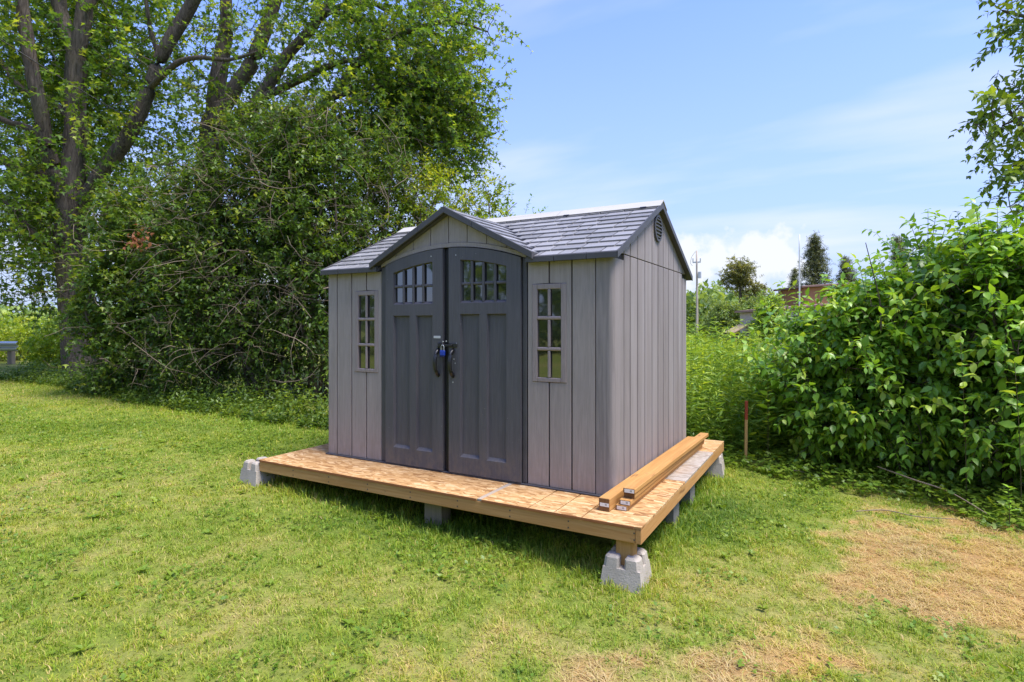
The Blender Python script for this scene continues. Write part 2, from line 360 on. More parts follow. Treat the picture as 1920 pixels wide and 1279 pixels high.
L_HEDGE = leaf('hedge leaf', [(0, (0.0468, 0.0955, 0.0207)), (0.5, (0.0899, 0.169, 0.0266)), (0.85, (0.1529, 0.248, 0.0325)), (1, (0.2338, 0.2939, 0.0443))])
L_YELLOW = leaf('yellow green shrub leaf', [(0, (0.1025, 0.1869, 0.021)), (0.5, (0.205, 0.3049, 0.024)), (1, (0.3912, 0.4326, 0.033))])
L_DOG = leaf('dogwood leaf', [(0, (0.0863, 0.1976, 0.0277)), (0.5, (0.1728, 0.3424, 0.037)), (0.85, (0.254, 0.4345, 0.0462)), (1, (0.381, 0.5004, 0.0693))], gloss=.38, spec=.5, trans=.3)
L_RTREE = leaf('cherry leaf', [(0, (0.0726, 0.1365, 0.0222)), (0.6, (0.1451, 0.2321, 0.0295)), (1, (0.2613, 0.3412, 0.0407))])
L_WEED = leaf('goldenrod leaf', [(0, (0.122, 0.22, 0.0387)), (0.5, (0.2107, 0.352, 0.0493)), (1, (0.3992, 0.506, 0.0704))])
L_COVER = leaf('creeping ground cover leaf', [(0, (0.0699, 0.1466, 0.0189)), (0.5, (0.1309, 0.2329, 0.0243)), (1, (0.2401, 0.3277, 0.0405))])
L_UNDER = leaf('undergrowth leaf', [(0, (0.042, 0.0862, 0.016)), (0.5, (0.102, 0.1782, 0.026)), (1, (0.204, 0.2875, 0.04))])
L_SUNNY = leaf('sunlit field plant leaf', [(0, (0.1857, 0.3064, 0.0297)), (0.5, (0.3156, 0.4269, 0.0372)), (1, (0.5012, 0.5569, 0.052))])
L_DEAD = leaf('dry brown leaf', [(0, (.22, .08, .03)), (1, (.40, .17, .08))], tcol=(1.2, 1., .8))
L_FAR = leaf('distant woodland leaf', [(0, (0.0788, 0.1395, 0.0495)), (0.5, (0.1688, 0.2587, 0.0675)), (1, (0.315, 0.3937, 0.09))])
L_SPRUCE = leaf('spruce needle spray', [(0, (0.0735, 0.1037, 0.0432)), (1, (0.2006, 0.216, 0.084))], trans=.15)
L_ASH = leaf('olive ash leaf', [(0, (0.0975, 0.117, 0.0432)), (1, (0.2535, 0.2633, 0.081))])
L_GRASS = leaf('lawn grass blade', [(0, (0.072, 0.1552, 0.014)), (0.3, (0.198, 0.3104, 0.024)), (0.55, (0.333, 0.388, 0.045)), (0.78, (0.45, 0.3977, 0.12)), (1, (0.504, 0.388, 0.19))], gloss=.5, spec=.25, trans=.3, tcol=(1.5, 1.5, .8))
def m_ground():
    m = Mat('lawn soil and thatch', .95, .1)
    a = m.attr(); n1 = m.noise((30, 30, 30), 1., 5, .7); n2 = m.noise((5, 5, 5), 1., 4)
    c = m.ramp(a, [(0, (.07, .12, .02)), (.35, (.19, .24, .04)), (.62, (.32, .29, .09)), (1, (.40, .245, .10))])
    c = m.mix(m.ramp(n1, [(.35, (0,)*3), (.7, (.75,)*3)]), c, m.mix(1., c, (.5, .5, .55), 'MULTIPLY'))
    c = m.mix(m.ramp(n2, [(.45, (0,)*3), (.7, (.4,)*3)]), c, m.mix(1., c, (1.35, 1.25, 1.1), 'MULTIPLY'))
    m.color(c); m.bump(n1, .8, .03); return m.m
M_GROUND = m_ground()

# ------------------------------------------------------------------ the ground
DRY = [(1790, 1075, 185, 95, 1.2), (1720, 1010, 150, 46, 1.), (1900, 1120, 170, 110, 1.1), (1610, 985, 80, 30, .7), (1270, 1275, 230, 58, 1.1), (1215, 1240, 120, 34, .8), (1380, 1262, 150, 34, .6), (1545, 1180, 90, 60, .35),
       (1560, 1130, 60, 70, .35), (60, 875, 80, 18, .3), (560, 1200, 300, 70, .12), (1000, 1240, 300, 50, .2)]
LUSH = [(900, 990, 420, 45, .30), (1330, 960, 120, 60, .30), (560, 830, 160, 40, .22), (250, 800, 400, 26, .15), (1500, 930, 90, 30, .15)]
def dryness(x, y):
    z = ground(x, y); px, py, dep = project(np.stack([x, y, z], -1))
    n = fbm(x*3.2, y*3.2, 11, 4); f = fbm(x*14, y*14, 23, 2); big = fbm(x*.7, y*.7, 31, 3)
    v = .43+.34*(n-.5)+.36*(f-.5)+.22*(big-.5)
    ok = (dep > .3)*np.clip((px+400)/200, 0, 1)
    wob = .55*(n-.5)*4
    for cx, cy, rx, ry, a in DRY:
        q = 1-((px-cx)/rx)**2*.6-((py-cy)/ry)**2*.6+wob
        v = v+ok*a*.58*np.clip(q*.8+.9*(f-.5), 0, 1)
    for cx, cy, rx, ry, a in LUSH:
        v = v-ok*a*np.exp(-((px-cx)/rx)**2-((py-cy)/ry)**2)
    return np.clip(v, 0.02, 1)
def axis(lo, hi, step, far):
    a = np.arange(lo, hi+1e-6, step); o = hi; s = step; R_ = []
    while o < far: s *= 1.3; o += s; R_.append(o)
    o = lo; s = step; L_ = []
    while o > -far: s *= 1.3; o -= s; L_.append(o)
    return np.concatenate([L_[::-1], a, R_])
gx, gy = axis(-6, 8, .11, 900), axis(-4.5, 4, .11, 900)
XX, YY = np.meshgrid(gx, gy, indexing='ij'); nx, ny = XX.shape
GV = np.stack([XX, YY, ground(XX, YY)], -1).reshape(-1, 3)
ii = np.arange(nx-1)[:, None]*ny+np.arange(ny-1)[None]
GQ = np.stack([ii, ii+ny, ii+ny+1, ii+1], -1).reshape(-1, 4)
gro = link('ground', npmesh('ground', GV, GQ, dryness(GV[:, 0], GV[:, 1]), smooth=True), M_GROUND); gro['kind'] = 'structure'

# ------------------------------------------------------------------ the deck that carries the shed
PL, PR, PF, PB = -.39, 3.3565, -.497, 2.6275
deck = thing('deck_platform', 'low timber deck topped with strand board under the grey shed', 'platform', (0, 0, -.111))
def dk(o): o.location.z = .111; return o
def sheet(x0, x1, y0, y1, mat=M_OSB):
    s = dk(box('board_sheet', (x0, y0, -.018), (x1, y1, 0), mat, deck, .0015))
    return s
sh = sheet(PL, 2.104, PF, 2.6275)
sheet(2.146, 2.534, PF, 2.6275); sheet(2.544, 2.735, PF, 2.6275); sheet(2.745, 2.942, PF, 2.6275)
sheet(2.952, PR, PF, .736); sheet(2.952, PR, .746, 1.981, M_OSBGREY); sheet(2.952, PR, 1.991, PB)
dk(box('seam_strip', (2.106, PF+.004, -.016), (2.144, PB, -.001), M_TAPE, deck, .001))
# sealed edge of the sheets along the front
bm = bmesh.new(); add_box(bm, (PL+.01, PF-.0035, -.0185), (2.10, PF-.0005, -.0015)); add_box(bm, (2.15, PF-.0035, -.0185), (PR-.05, PF-.0005, -.002)); dk(bmobj('sealed_edge', bm, M_OSBEDGE, deck))
dk(box('rim_board', (PL, PF+.003, -.111), (PR-.041, PF+.041, -.0195), M_RIM_X, deck, .003))
dk(box('rim_board', (PR-.039, PF+.001, -.111), (PR-.001, PB-.04, -.0195), M_RIM_Y, deck, .003))
dk(box('rim_board', (PL+.001, PF+.043, -.111), (PL+.039, PB-.04, -.0195), M_RIM_Y, deck, .003))
dk(box('rim_board', (PL, PB-.038, -.111), (PR, PB, -.0195), M_RIM_X, deck, .003))
for k in range(8):
    for zz in (-.045, -.088): dk(box('nail', (PL+.46*(k+1)+.014, PF+.0015, zz-.005), (PL+.46*(k+1)+.024, PF+.004, zz+.005), M_SEAM, deck, 0))
for k in range(8):
    x = PL+.46*(k+1); dk(box('joist', (x, PF+.043, -.110), (x+.038, PB-.04, -.0195), M_RIM_Y, deck, .002))
dk(box('post', (3.172, -.452, -.33), (3.29, -.36, -.1115), M_POSTW, deck, .004))
dk(box('post', (3.19, 2.42, -.28), (3.28, 2.51, -.1115), M_POSTW, deck, .004))

def deck_block(cx, cy, zb, label, rz=0., h=.21):
    """pier block: a pyramid stump whose top is cut by a cross of slots with a square pocket"""
    bm = bmesh.new(); b, t = .143, .112; s = .019; zt, zs = h, h-.075
    q = .047
    def wdt(z): return b+(t-b)*z/h
    # lower stump, then four corner lugs
    lo = [bm.verts.new((sx*b, sy*b, 0)) for sx, sy in ((-1, -1), (1, -1), (1, 1), (-1, 1))]
    wz = wdt(zs); up = [bm.verts.new((sx*wz, sy*wz, zs)) for sx, sy in ((-1, -1), (1, -1), (1, 1), (-1, 1))]
    bm.faces.new(lo[::-1]); bm.faces.new(up)
    for i in range(4): bm.faces.new((lo[i], lo[(i+1) % 4], up[(i+1) % 4], up[i]))
    for sx in (-1, 1):
        for sy in (-1, 1):
            def ring(z, c):
                W_ = wdt(z)-c; return [(s+c, q+c), (q+c, q+c), (q+c, s+c), (W_-.012, s+c), (W_, s+.012+c), (W_, W_-.02), (W_-.02, W_), (s+.012+c, W_), (s+c, W_-.012)]
            r0 = [bm.verts.new((sx*x, sy*y, zs-.001)) for x, y in ring(zs, 0)]
            r1 = [bm.verts.new((sx*x, sy*y, zt-.014)) for x, y in ring(zt-.014, 0)]
            r2 = [bm.verts.new((sx*x, sy*y, zt)) for x, y in ring(zt, .009)]
            n = len(r0)
            for a_, c_ in ((r0, r1), (r1, r2)):
                for i in range(n): bm.faces.new((a_[i], a_[(i+1) % n], c_[(i+1) % n], c_[i]))
            bm.faces.new(r2)
    o = bmobj('deck_block', bm, M_CONC); o.location = (cx, cy, zb); o.rotation_euler.z = rz
    return tag(o, label, 'deck block', 'concrete blocks under the deck corners')
deck_block(3.225, -.395, -.435, 'pale concrete deck block with slotted top holding the post at the front corner', .04, .225)
deck_block(-.50, -.40, -.268, 'concrete deck block at the far left corner of the deck, in grass', -.06, .235)
deck_block(3.245, 2.47, -.345, 'concrete deck block at the back right corner beside the wooden stake', .08, .23)
def hollow_block(x, y, label, rz):
    z = float(ground(x, y))-.02
    bm = bmesh.new(); h = -.112-z
    for lo, hi in (((-.095, -.195, 0), (-.065, .195, h)), ((.065, -.195, 0), (.095, .195, h)), ((-.065, -.195, 0), (.065, -.165, h)), ((-.065, .165, 0), (.065, .195, h)), ((-.065, -.015, 0), (.065, .015, h))):
        add_box(bm, lo, hi, .002)
    o = bmobj('hollow_block', bm, M_CONCD); o.location = (x, y, z); o.rotation_euler.z = rz
    return tag(o, label, 'concrete block', 'hollow blocks under the long side of the deck')
hollow_block(3.075, .80, 'hollow concrete block under the deck side, nearer of the two', math.pi/2)
hollow_block(3.09, 1.36, 'hollow concrete block under the deck side, farther of the two', math.pi/2)
bm = bmesh.new(); add_box(bm, (-.085, -.07, 0), (.085, .07, .24), .006); add_box(bm, (-.083, -.068, .2405), (.083, .072, .262), .004)
o = bmobj('wood_block', bm, M_OLDWOOD); o.location = (1.58, -.28, -.373); o.rotation_euler.z = .05
tag(o, 'grey weathered wood block under the middle of the front rim board', 'wood block')

# ------------------------------------------------------------------ the shed
W, D = 3.0, 2.418
shed = thing('garden_shed', 'grey plastic garden shed with charcoal double doors and shingled gable roof', 'shed')
box('floor', (-.012, -.02, .0005), (W+.012, D+.01, .014), M_TRIM, shed, .003)
ZB, ZT = .015, 1.80
def wall_core(lo, hi): return box('wall', lo, hi, M_CORE, shed, 0)
# front wall, left and right of the doors
for side in (0, 1):
    mir = (lambda x: x) if side == 0 else (lambda x: W-.013-x)
    core = wall_core(tuple((min(mir(.06), mir(.715)), .021, ZB)), (max(mir(.06), mir(.715)), .05, ZT)) if side == 0 else wall_core((mir(.715), .021, ZB), (W-.06, .05, ZT))
    def brd(pts):
        pts = [(mir(x), z) for x, z in pts]
        return poly('board', pts, FR, 0, .02, M_WALL, core, .003)
    g = .006
    brd([(.13+g, ZB), (.328-g, ZB), (.328-g, ZT), (.13+g, ZT)])
    brd([(.328+g, ZB), (.522-g, ZB), (.522-g, .838), (.369, .838), (.369, 1.626), (.522-g, 1.626), (.522-g, ZT), (.328+g, ZT)])
    brd([(.522+g, ZB), (.712, ZB), (.712, ZT), (.522+g, ZT), (.522+g, 1.626), (.676, 1.626), (.676, .838), (.522+g, .838)])
    # window: frame with two by three lights
    X0, X1, Z0, Z1 = sorted((mir(.373), mir(.672)))+[.842, 1.622]
    bm = bmesh.new(); fw = .046; cw = .024
    add_box(bm, (X0, -.006, Z0), (X0+fw, .02, Z1), .005); add_box(bm, (X1-fw, -.006, Z0), (X1, .02, Z1), .005)
    add_box(bm, (X0+fw, -.0055, Z0), (X1-fw, .02, Z0+.034), .004); add_box(bm, (X0+fw, -.0055, Z1-.042), (X1-fw, .02, Z1), .004)
    xm = (X0+X1)/2
    hz = [1.351, 1.105]
    for z in hz: add_box(bm, (X0+fw, -.008, z-.0135), (X1-fw, .016, z+.0135), .007)
    zs = [Z0+.034]+hz[::-1]+[Z1-.042]
    for a, b in zip(zs[:-1], zs[1:]):
        add_box(bm, (xm-cw/2, -.0085, a+(.0135 if a in hz else 0)), (xm+cw/2, .016, b-(.0135 if b in hz else 0)), .007)
    wf = bmobj('window', bm, M_FRAME, shed)
    for a, b in zip(zs[:-1], zs[1:]):
        for xa, xb in ((X0+fw, xm-cw/2), (xm+cw/2, X1-fw)):
            box('pane', (xa-.004, .0165, a-.004), (xb+.004, .0195, b+.004), M_GLASS, wf, 0)
# corner boards, bent round the corner
def corner(xe, ysign, xdir, xin, yin, y0, mat, parent):
    r = .045 if xdir > 0 else .022; c = [(xin, y0)]
    for k in range(9):
        a = k/8*math.pi/2; c.append((xe-xdir*r+xdir*r*math.sin(a), y0+ysign*(r-r*math.cos(a))))
    c.append((xe, yin)); c += [(xe-xdir*.02, yin)]
    for k in range(9):
        a = (8-k)/8*math.pi/2; rr = r-.02; c.append((xe-xdir*r+xdir*rr*math.sin(a), y0+ysign*(r-rr*math.cos(a))))
    c.append((xin, y0+ysign*.02))
    bm = bmesh.new(); prism(bm, c, TP, ZB, ZT+.045 if parent is None else ZT); o = bmobj('board', bm, mat, parent)
    return o
sidec = wall_core((W-.05, .05, ZB), (W-.021, D-.05, 1.846))
corner(W, 1, 1, 2.8595, .226, 0, M_SIDE, sidec)
corner(W, -1, 1, 2.86, 2.1925, D, M_SIDE, sidec)
leftc = wall_core((.021, .05, ZB), (.05, D-.05, 1.846))
corner(0, 1, -1, .1265, .2315, 0, M_WALL, leftc); corner(0, -1, -1, .14, 2.1925, D, M_WALL, leftc)
gs = [.235, .395, .593, .802, 1.023, 1.222, 1.414, 1.614, 1.814, 2.009, 2.189]
for a, b in zip(gs[:-1], gs[1:]):
    poly('board', [(a+.011, ZB), (b-.011, ZB), (b-.011, 1.846), (a+.011, 1.846)], SD, W, W-.02, M_SIDE, sidec, .004)
    poly('board', [(a+.005, ZB), (b-.005, ZB), (b-.005, 1.846), (a+.005, 1.846)], SD, 0, .02, M_WALL, leftc, .003)
backc = wall_core((.06, D-.05, ZB), (W-.06, D-.021, ZT))
for k in range(13): poly('board', [(.142+k*.209, ZB), (.142+(k+1)*.209-.007, ZB), (.142+(k+1)*.209-.007, ZT), (.142+k*.209, ZT)], FR, D, D-.02, M_WALL, backc, .003)
# gables above the side walls
ZE, YE, ZR, YR = 1.842, -.043, 2.425, D/2            # roof surface at the eave and at the ridge
SL = (ZR-ZE)/(YR-YE)
def roofz(y): return ZE+SL*((y if y < YR else D-y)-YE)
for sx, x0, x1, mat in ((1, W, W-.02, M_SIDE), (0, 0, .02, M_WALL)):
    gc = poly('gable', [(.06, 1.853), (D-.06, 1.853), (YR, roofz(YR)-.055)], SD, W-.05 if sx else .05, W-.021 if sx else .021, M_CORE, shed, 0)
    ed = [.06]+gs+[D-.06]
    for a, b in zip(ed[:-1], ed[1:]):
        a, b = a+.009, b-.009; top = lambda y: max(roofz(y)-.03, 1.8535)
        pts = [(a, 1.853), (b, 1.853), (b, top(b))]+([(YR, top(YR))] if a < YR < b else [])+[(a, top(a))]
        poly('board', pts, SD, x0, x1, mat, gc, .002)
# round vent, high in the right gable
bm = bmesh.new()
yc, zc_ = 1.19, 2.19; rr = .125; n = 28
ring = lambda r, x: [bm.verts.new((x, yc+r*math.cos(i/n*2*math.pi), zc_+r*math.sin(i/n*2*math.pi))) for i in range(n)]
r0, r1, r2, r3 = ring(rr, W+.001), ring(rr, W+.018), ring(rr-.022, W+.018), ring(rr-.022, W+.001)
for a, b in ((r0, r1), (r1, r2), (r2, r3)):
    for i in range(n): bm.faces.new((a[i], a[(i+1) % n], b[(i+1) % n], b[i]))
vent = bmobj('vent', bm, M_TRIM, shed)
bm = bmesh.new(); c_ = [bm.verts.new((W+.0025, yc+(rr-.015)*math.cos(i/n*2*math.pi), zc_+(rr-.015)*math.sin(i/n*2*math.pi))) for i in range(n)]; bm.faces.new(c_)
bmobj('screen', bm, M_FRAME, vent)
for k in range(6):
    z = zc_-.083+k*.033; hw = math.sqrt((rr-.02)**2-(z-zc_)**2)
    box('slat', (W+.004, yc-hw, z-.006), (W+.02, yc+hw, z+.007), M_TRIM, vent, .002)

# main roof: slab, shingle courses, edge trim, cream ridge cap
XL, XR = -.035, W+.045
def roof_slab(sign):
    bm = bmesh.new(); f = (lambda y: y) if sign > 0 else (lambda y: D-y)
    def piece(y0, x0, x1):
        z0 = ZE+SL*(y0-YE); prism(bm, [(f(y0), z0-.045), (f(y0), z0-.012), (f(YR), ZR-.012), (f(YR), ZR-.045)], SD, x0, x1)
    if sign > 0: piece(YE, XL+.004, .712); piece(.075, .7121, 2.2719); piece(YE, 2.272, XR-.004)
    else: piece(YE, XL+.004, XR-.004)
    return bmobj('roof', bm, M_TRIM, shed)
rs = [roof_slab(1), roof_slab(-1)]
U = np.array([0, YR-YE, ZR-ZE]); SLEN = np.linalg.norm(U); U = U/SLEN; NN = np.array([0, -U[2], U[1]])
rows = 10; rh = (SLEN-.02)/rows
# dormer geometry: ridge at x = DX, slopes fall to the eaves
DX, DZ, DF, DHW = 1.492, 2.318, -.066, .855; DS = (DZ-1.874)/DHW
def dormz(x): return DZ-DS*abs(x-DX)
def covered(x, s):                                    # under the dormer roof?
    p = np.array([0, YE, ZE])+U*s; return dormz(x) > p[2]+.012
def shingle(parent, o, ux, uy, un, wdt, hgt, th=.016):
    """one shingle: thick at its lower edge, tapering up the slope"""
    bm = bmesh.new(); g = .0058
    P0 = lambda a, b, c: Vector(o+ux*a+uy*b+un*c)
    v = [bm.verts.new(P0(*q)) for q in ((g, 0, 0), (wdt-g, 0, 0), (wdt-g, hgt+.01, 0), (g, hgt+.01, 0), (g, .001, th), (wdt-g, .001, th), (wdt-g, hgt+.01, .003), (g, hgt+.01, .003))]
    for f in ((3, 2, 1, 0), (4, 5, 6, 7), (0, 1, 5, 4), (1, 2, 6, 5), (2, 3, 7, 6), (3, 0, 4, 7)): bm.faces.new([v[i] for i in f])
    return bmobj('shingle', bm, M_SHINGLE, parent)
EX = np.array([1., 0, 0]); rr_ = np.random.default_rng(3)
for sign in (0, 1):
    for r in range(rows):
        s0 = .004+r*rh; x = XL+.006-(.09 if r % 2 else 0)*0
        first = True
        while x < XR-.012:
            wd = rr_.choice([.115, .17, .235, .27]) if not first else rr_.choice([.08, .15, .21]); first = False
            if sign: wd = wd*2.2
            x1 = min(x+wd, XR-.006)
            if XR-.006-x1 < .05: x1 = XR-.006
            if sign == 0:
                lo, hi = x, x1
                xs = np.linspace(lo, hi, 25); cov = np.array([covered(q, s0+rh*.35) for q in xs])
                if not cov.all():
                    xs = xs[~cov]; lo, hi = xs[0], xs[-1]
                    if hi-lo > .025: shingle(rs[0], np.array([lo, YE, ZE-.0125])+U*s0, EX, U, NN, hi-lo, rh)
            else:
                Ub = U*[1, -1, 1]; Nb = NN*[1, -1, 1]
                shingle(rs[1], np.array([x1, D-YE, ZE-.0125])+Ub*s0, -EX, Ub, Nb, x1-x, rh)
            x = x1
# eave trim in short lengths, and the trim up the gable edges
for x0, x1 in ((XL, .20), (.203, .47), (.473, .70), (2.285, 2.53), (2.533, 2.80), (2.803, XR)):
    poly('eave_trim', [(YE-.016, ZE-.047), (YE-.016, ZE-.006), (YE-.008, ZE+.003), (YE+.012, ZE+.004), (YE+.012, ZE-.0475)], SD, x0, x1, M_TRIM, rs[0], .002)
poly('eave_trim', [(D-YE+.016, ZE-.047), (D-YE+.016, ZE-.004), (D-YE, ZE+.003), (D-YE, ZE-.047)], SD, XL, XR, M_TRIM, rs[1], 0)
for sx in (0, 1):
    xa, xb = (XR-.004, XR+.006) if sx else (XL+.004, XL-.006)
    for sign in (1, -1):
        f = (lambda y: y) if sign > 0 else (lambda y: D-y)
        poly('rake_trim', [(f(YE-.016), ZE-.052), (f(YE-.016), ZE-.001), (f(YR), ZR+.009), (f(YR), ZR-.048)], SD, xa, xb, M_TRIM, rs[0 if sign > 0 else 1], .002)
cap_w = .135
for x0, x1 in ((XL-.008, 1.05), (1.053, 2.02), (2.023, XR+.012)):
    c0 = np.array([0, YR, ZR])
    a = c0-U*cap_w+NN*.013; b = c0+np.array([0, 0, .030]); c = c0-U*[1, -1, 1]*cap_w+NN*[1, -1, 1]*.013
    a2 = a-NN*.006; c2 = c-NN*[1, -1, 1]*.006; b2 = b-np.array([0, 0, .012])
    poly('ridge_cap', [tuple(q[1:]) for q in (a2, a, b, c, c2, b2)], SD, x0, x1, M_RIDGE, rs[0], .002)
for xx in (2.87, 2.10):
    c0 = np.array([xx, YR, ZR])-U*(cap_w+.006)+NN*.008; Mx = Matrix(((1, 0, 0, c0[0]), (0, U[1], NN[1], c0[1]), (0, U[2], NN[2], c0[2]), (0, 0, 0, 1)))
    box('ridge_clip', (0, -.012, 0), (.06, .012, .008), M_BLACK, rs[0], .002, Mx)

# dormer over the doors
arch = lambda x, top: top-.232*(x-1.492)**2
def arc(x0, x1, top, n=18): return [(x, arch(x, top)) for x in np.linspace(x0, x1, n)]
dg = poly('dormer_gable', arc(.725, 2.258, 2.012)+[(2.258, dormz(2.258)-.035), (DX, DZ-.05), (.725, dormz(.725)-.035)], FR, .018, .05, M_CORE, shed, 0)
poly('header_strip', arc(.717, 2.268, 1.976)+arc(.717, 2.268, 2.011)[::-1], FR, -.012, .03, M_WALL, dg, .003)
gx_ = [.717, .893, 1.094, 1.292, 1.489, 1.685, 1.882, 2.079, 2.268]
for a, b in zip(gx_[:-1], gx_[1:]):
    a, b = a+.003, b-.003
    topz = lambda x: max(dormz(x)-.03, arch(x, 2.0135)+.001)
    pts = arc(a, b, 2.0135, 5)+[(b, topz(b)), (a, topz(a))]
    poly('board', pts, FR, -.002, .017, M_WALL, dg, .0025)
dr = None
for sg in (-1, 1):
    ex = DX+sg*DHW
    Yb = lambda z: YE+(z-ZE)/SL*1.0
    # roof slab of this slope reaches back until it dives into the main slope
    bm = bmesh.new()
    q = [(DX, DF, DZ), (ex, DF, dormz(ex)), (ex, max(Yb(dormz(ex)), DF+.02)+.02, dormz(ex)), (DX, Yb(DZ)+.02, DZ)]
    up = [bm.verts.new((x, y, z-.010)) for x, y, z in q]; dn = [bm.verts.new((x, y, z-.04)) for x, y, z in q]
    bm.faces.new(up); bm.faces.new(dn[::-1])
    for i in range(4): bm.faces.new((up[i], dn[i], dn[(i+1) % 4], up[(i+1) % 4]))
    slab = bmobj('dormer_roof', bm, M_TRIM, shed)
    # courses run along y, stepping down from the dormer ridge
    dl = math.hypot(DHW, DS*DHW); ud = np.array([-sg*DHW, 0, DS*DHW])/dl; nd = np.array([sg*DS*DHW, 0, DHW])/dl
    nr = 7; h_ = dl/nr
    for r in range(nr):
        o = np.array([ex, 0, dormz(ex)-.0105])+ud*(r*h_); y = DF+.006
        yend = Yb(o[2]+.006)+.035
        k = 0
        while y < yend-.02:
            w_ = rr_.choice([.14, .2, .26]); y1 = min(y+w_, yend)
            shingle(slab, o+np.array([0, y, 0]), np.array([0, 1., 0]), ud, nd, y1-y, h_-.001 if r == nr-1 else h_)
            y = y1
    # front trim in three lengths
    for k in range(3):
        a = DX+sg*DHW*k/3*1.012; b = DX+sg*(DHW*(k+1)/3*1.012)-sg*.003
        poly('rake_trim', [(a, dormz(a)+.005), (b, dormz(b)+.005), (b, dormz(b)-.052), (a, dormz(a)-.052)], FR, DF-.016, DF+.012, M_TRIM, slab, .003)
    if sg < 0: pass
poly('soffit', [(DX-DHW+.03, dormz(DX+DHW)-.04), (DX, DZ-.055), (DX+DHW-.03, dormz(DX+DHW)-.04), (DX, DZ-.06)], FR, DF+.013, .0, M_TRIM, shed, 0)

# door jambs and the dark gap between the leaves
for a, b in ((.716, .782), (2.227, 2.266)): poly('jamb', [(a, ZB), (b, ZB), (b, arch(b, 1.972)), (a, arch(a, 1.972))], FR, -.004, .05, M_TRIM, shed, .006)
poly('door_backing', [(.784, ZB), (2.225, ZB)]+arc(.784, 2.225, 1.970)[::-1], FR, .035, .05, M_BLACK, shed, 0)
poly('astragal', [(1.447, ZB+.004), (1.475, ZB+.004), (1.475, 1.962), (1.447, 1.962)], FR, .008, .034, M_BLACK, shed, .004)
poly('astragal', [(1.478, ZB+.004), (1.505, ZB+.004), (1.505, 1.966), (1.478, 1.966)], FR, -.006, .034, M_BLACK, shed, .008)
def door(x0, x1, wx0, wx1, recess, pz0, pz1):
    yf, yb = -.026, .002
    bm = bmesh.new()
    outer = [(x0, ZB+.004), (x1, ZB+.004)]+arc(x0, x1, 1.967, 14)[::-1]
    win = [(wx0, 1.483), (wx1, 1.483)]+[(x, arch(x, 1.862)) for x in np.linspace(wx1, wx0, 12)]
    holes = [(win, .018)]+[([(a, pz0), (b, pz0), (b, pz1), (a, pz1)], .020) for a, b in recess]
    loops = []
    def loop(pts, y): return [bm.verts.new((x, y, z)) for x, z in pts]
    ob = loop(outer, yf); oe = [bm.edges.new((ob[i], ob[(i+1) % len(ob)])) for i in range(len(ob))]; edges = list(oe)
    for pts, ch in holes:
        l = loop(pts, yf); edges += [bm.edges.new((l[i], l[(i+1) % len(l)])) for i in range(len(l))]; loops.append((pts, l, ch))
    bmesh.ops.triangle_fill(bm, edges=edges, use_beauty=True, use_dissolve=False)
    for pts, l, ch in loops:
        cx = sum(p[0] for p in pts)/len(pts); n = len(pts); ins = []
        zlo = min(p[1] for p in pts)
        for (x, z) in pts:
            ix = x+math.copysign(ch*.55, cx-x) if abs(x-cx) > .3*(max(p[0] for p in pts)-cx) and (abs(x-min(p[0] for p in pts)) < 1e-6 or abs(x-max(p[0] for p in pts)) < 1e-6) else x
            iz = z+ch*1.25 if abs(z-zlo) < 1e-6 else z-ch*.5
            ins.append((ix, iz))
        li = loop(ins, yb)
        for i in range(n): bm.faces.new((l[i], l[(i+1) % n], li[(i+1) % n], li[i]))
    bo = loop(outer, .033); n = len(ob)
    for i in range(n): bm.faces.new((ob[i], bo[i], bo[(i+1) % n], ob[(i+1) % n]))
    bmesh.ops.remove_doubles(bm, verts=bm.verts, dist=1e-6)
    dr_ = bmobj('door', bm, M_DOOR, shed)
    for a, b in recess: box('panel', (a-.005, .0005, pz0-.005), (b+.005, .012, pz1+.005), M_DOOR, dr_, 0)
    # muntins and panes
    m = bmesh.new(); cw = (wx1-wx0)/4
    for k in (1, 2, 3):
        x = wx0+cw*k; add_box(m, (x-.012, -.021, 1.49), (x+.012, .004, arch(x, 1.862)-.004), .006)
    for k in range(4): add_box(m, (wx0+cw*k+(.0125 if k else .006), -.018, 1.637), (wx0+cw*(k+1)-(.0125 if k < 3 else .006), .004, 1.661), .006)
    bmobj('muntins', m, M_DOOR, dr_)
    for k in range(4):
        a, b = wx0+cw*k, wx0+cw*(k+1)
        box('pane', (a+.002, .0045, 1.487), (b-.002, .0075, 1.648), M_GLASS, dr_, 0)
        poly('pane', [(a+.002, 1.650), (b-.002, 1.650), (b-.002, arch(b-.002, 1.862)+.006), (a+.002, arch(a+.002, 1.862)+.006)], FR, .0045, .0075, M_GLASS, dr_, 0)
    return dr_
dL = door(.786, 1.443, .881, 1.332, ((.881, 1.074), (1.148, 1.332)), .168, 1.381)
dR = door(1.510, 2.222, 1.628, 2.088, ((1.628, 1.825), (1.898, 2.088)), .162, 1.389)
def handle(x, parent):
    pts = []
    for k in range(13):
        t = k/12; s = math.sin(t*math.pi); pts.append((x, -.018-.06*s**.55, 1.085-.235*t))
    return tube('handle', pts, [.016, .018, .019, .018, .016], M_BLACK, parent, 10)
handle(1.398, dL); handle(1.556, dR)
bm = bmesh.new(); add_box(bm, (1.395, -.036, 1.098), (1.44, -.0265, 1.142), .003); add_box(bm, (1.405, -.048, 1.104), (1.46, -.0365, 1.134), .003); bmobj('hasp', bm, M_BLACK, dL)
bm = bmesh.new(); add_box(bm, (1.513, -.036, 1.102), (1.60, -.0265, 1.136), .003); add_box(bm, (1.462, -.047, 1.108), (1.556, -.0365, 1.128), .003); bmobj('hasp', bm, M_BLACK, dR)
box('badge', (1.348, -.0295, 1.178), (1.422, -.0265, 1.199), M_PLATE, dL, .001)
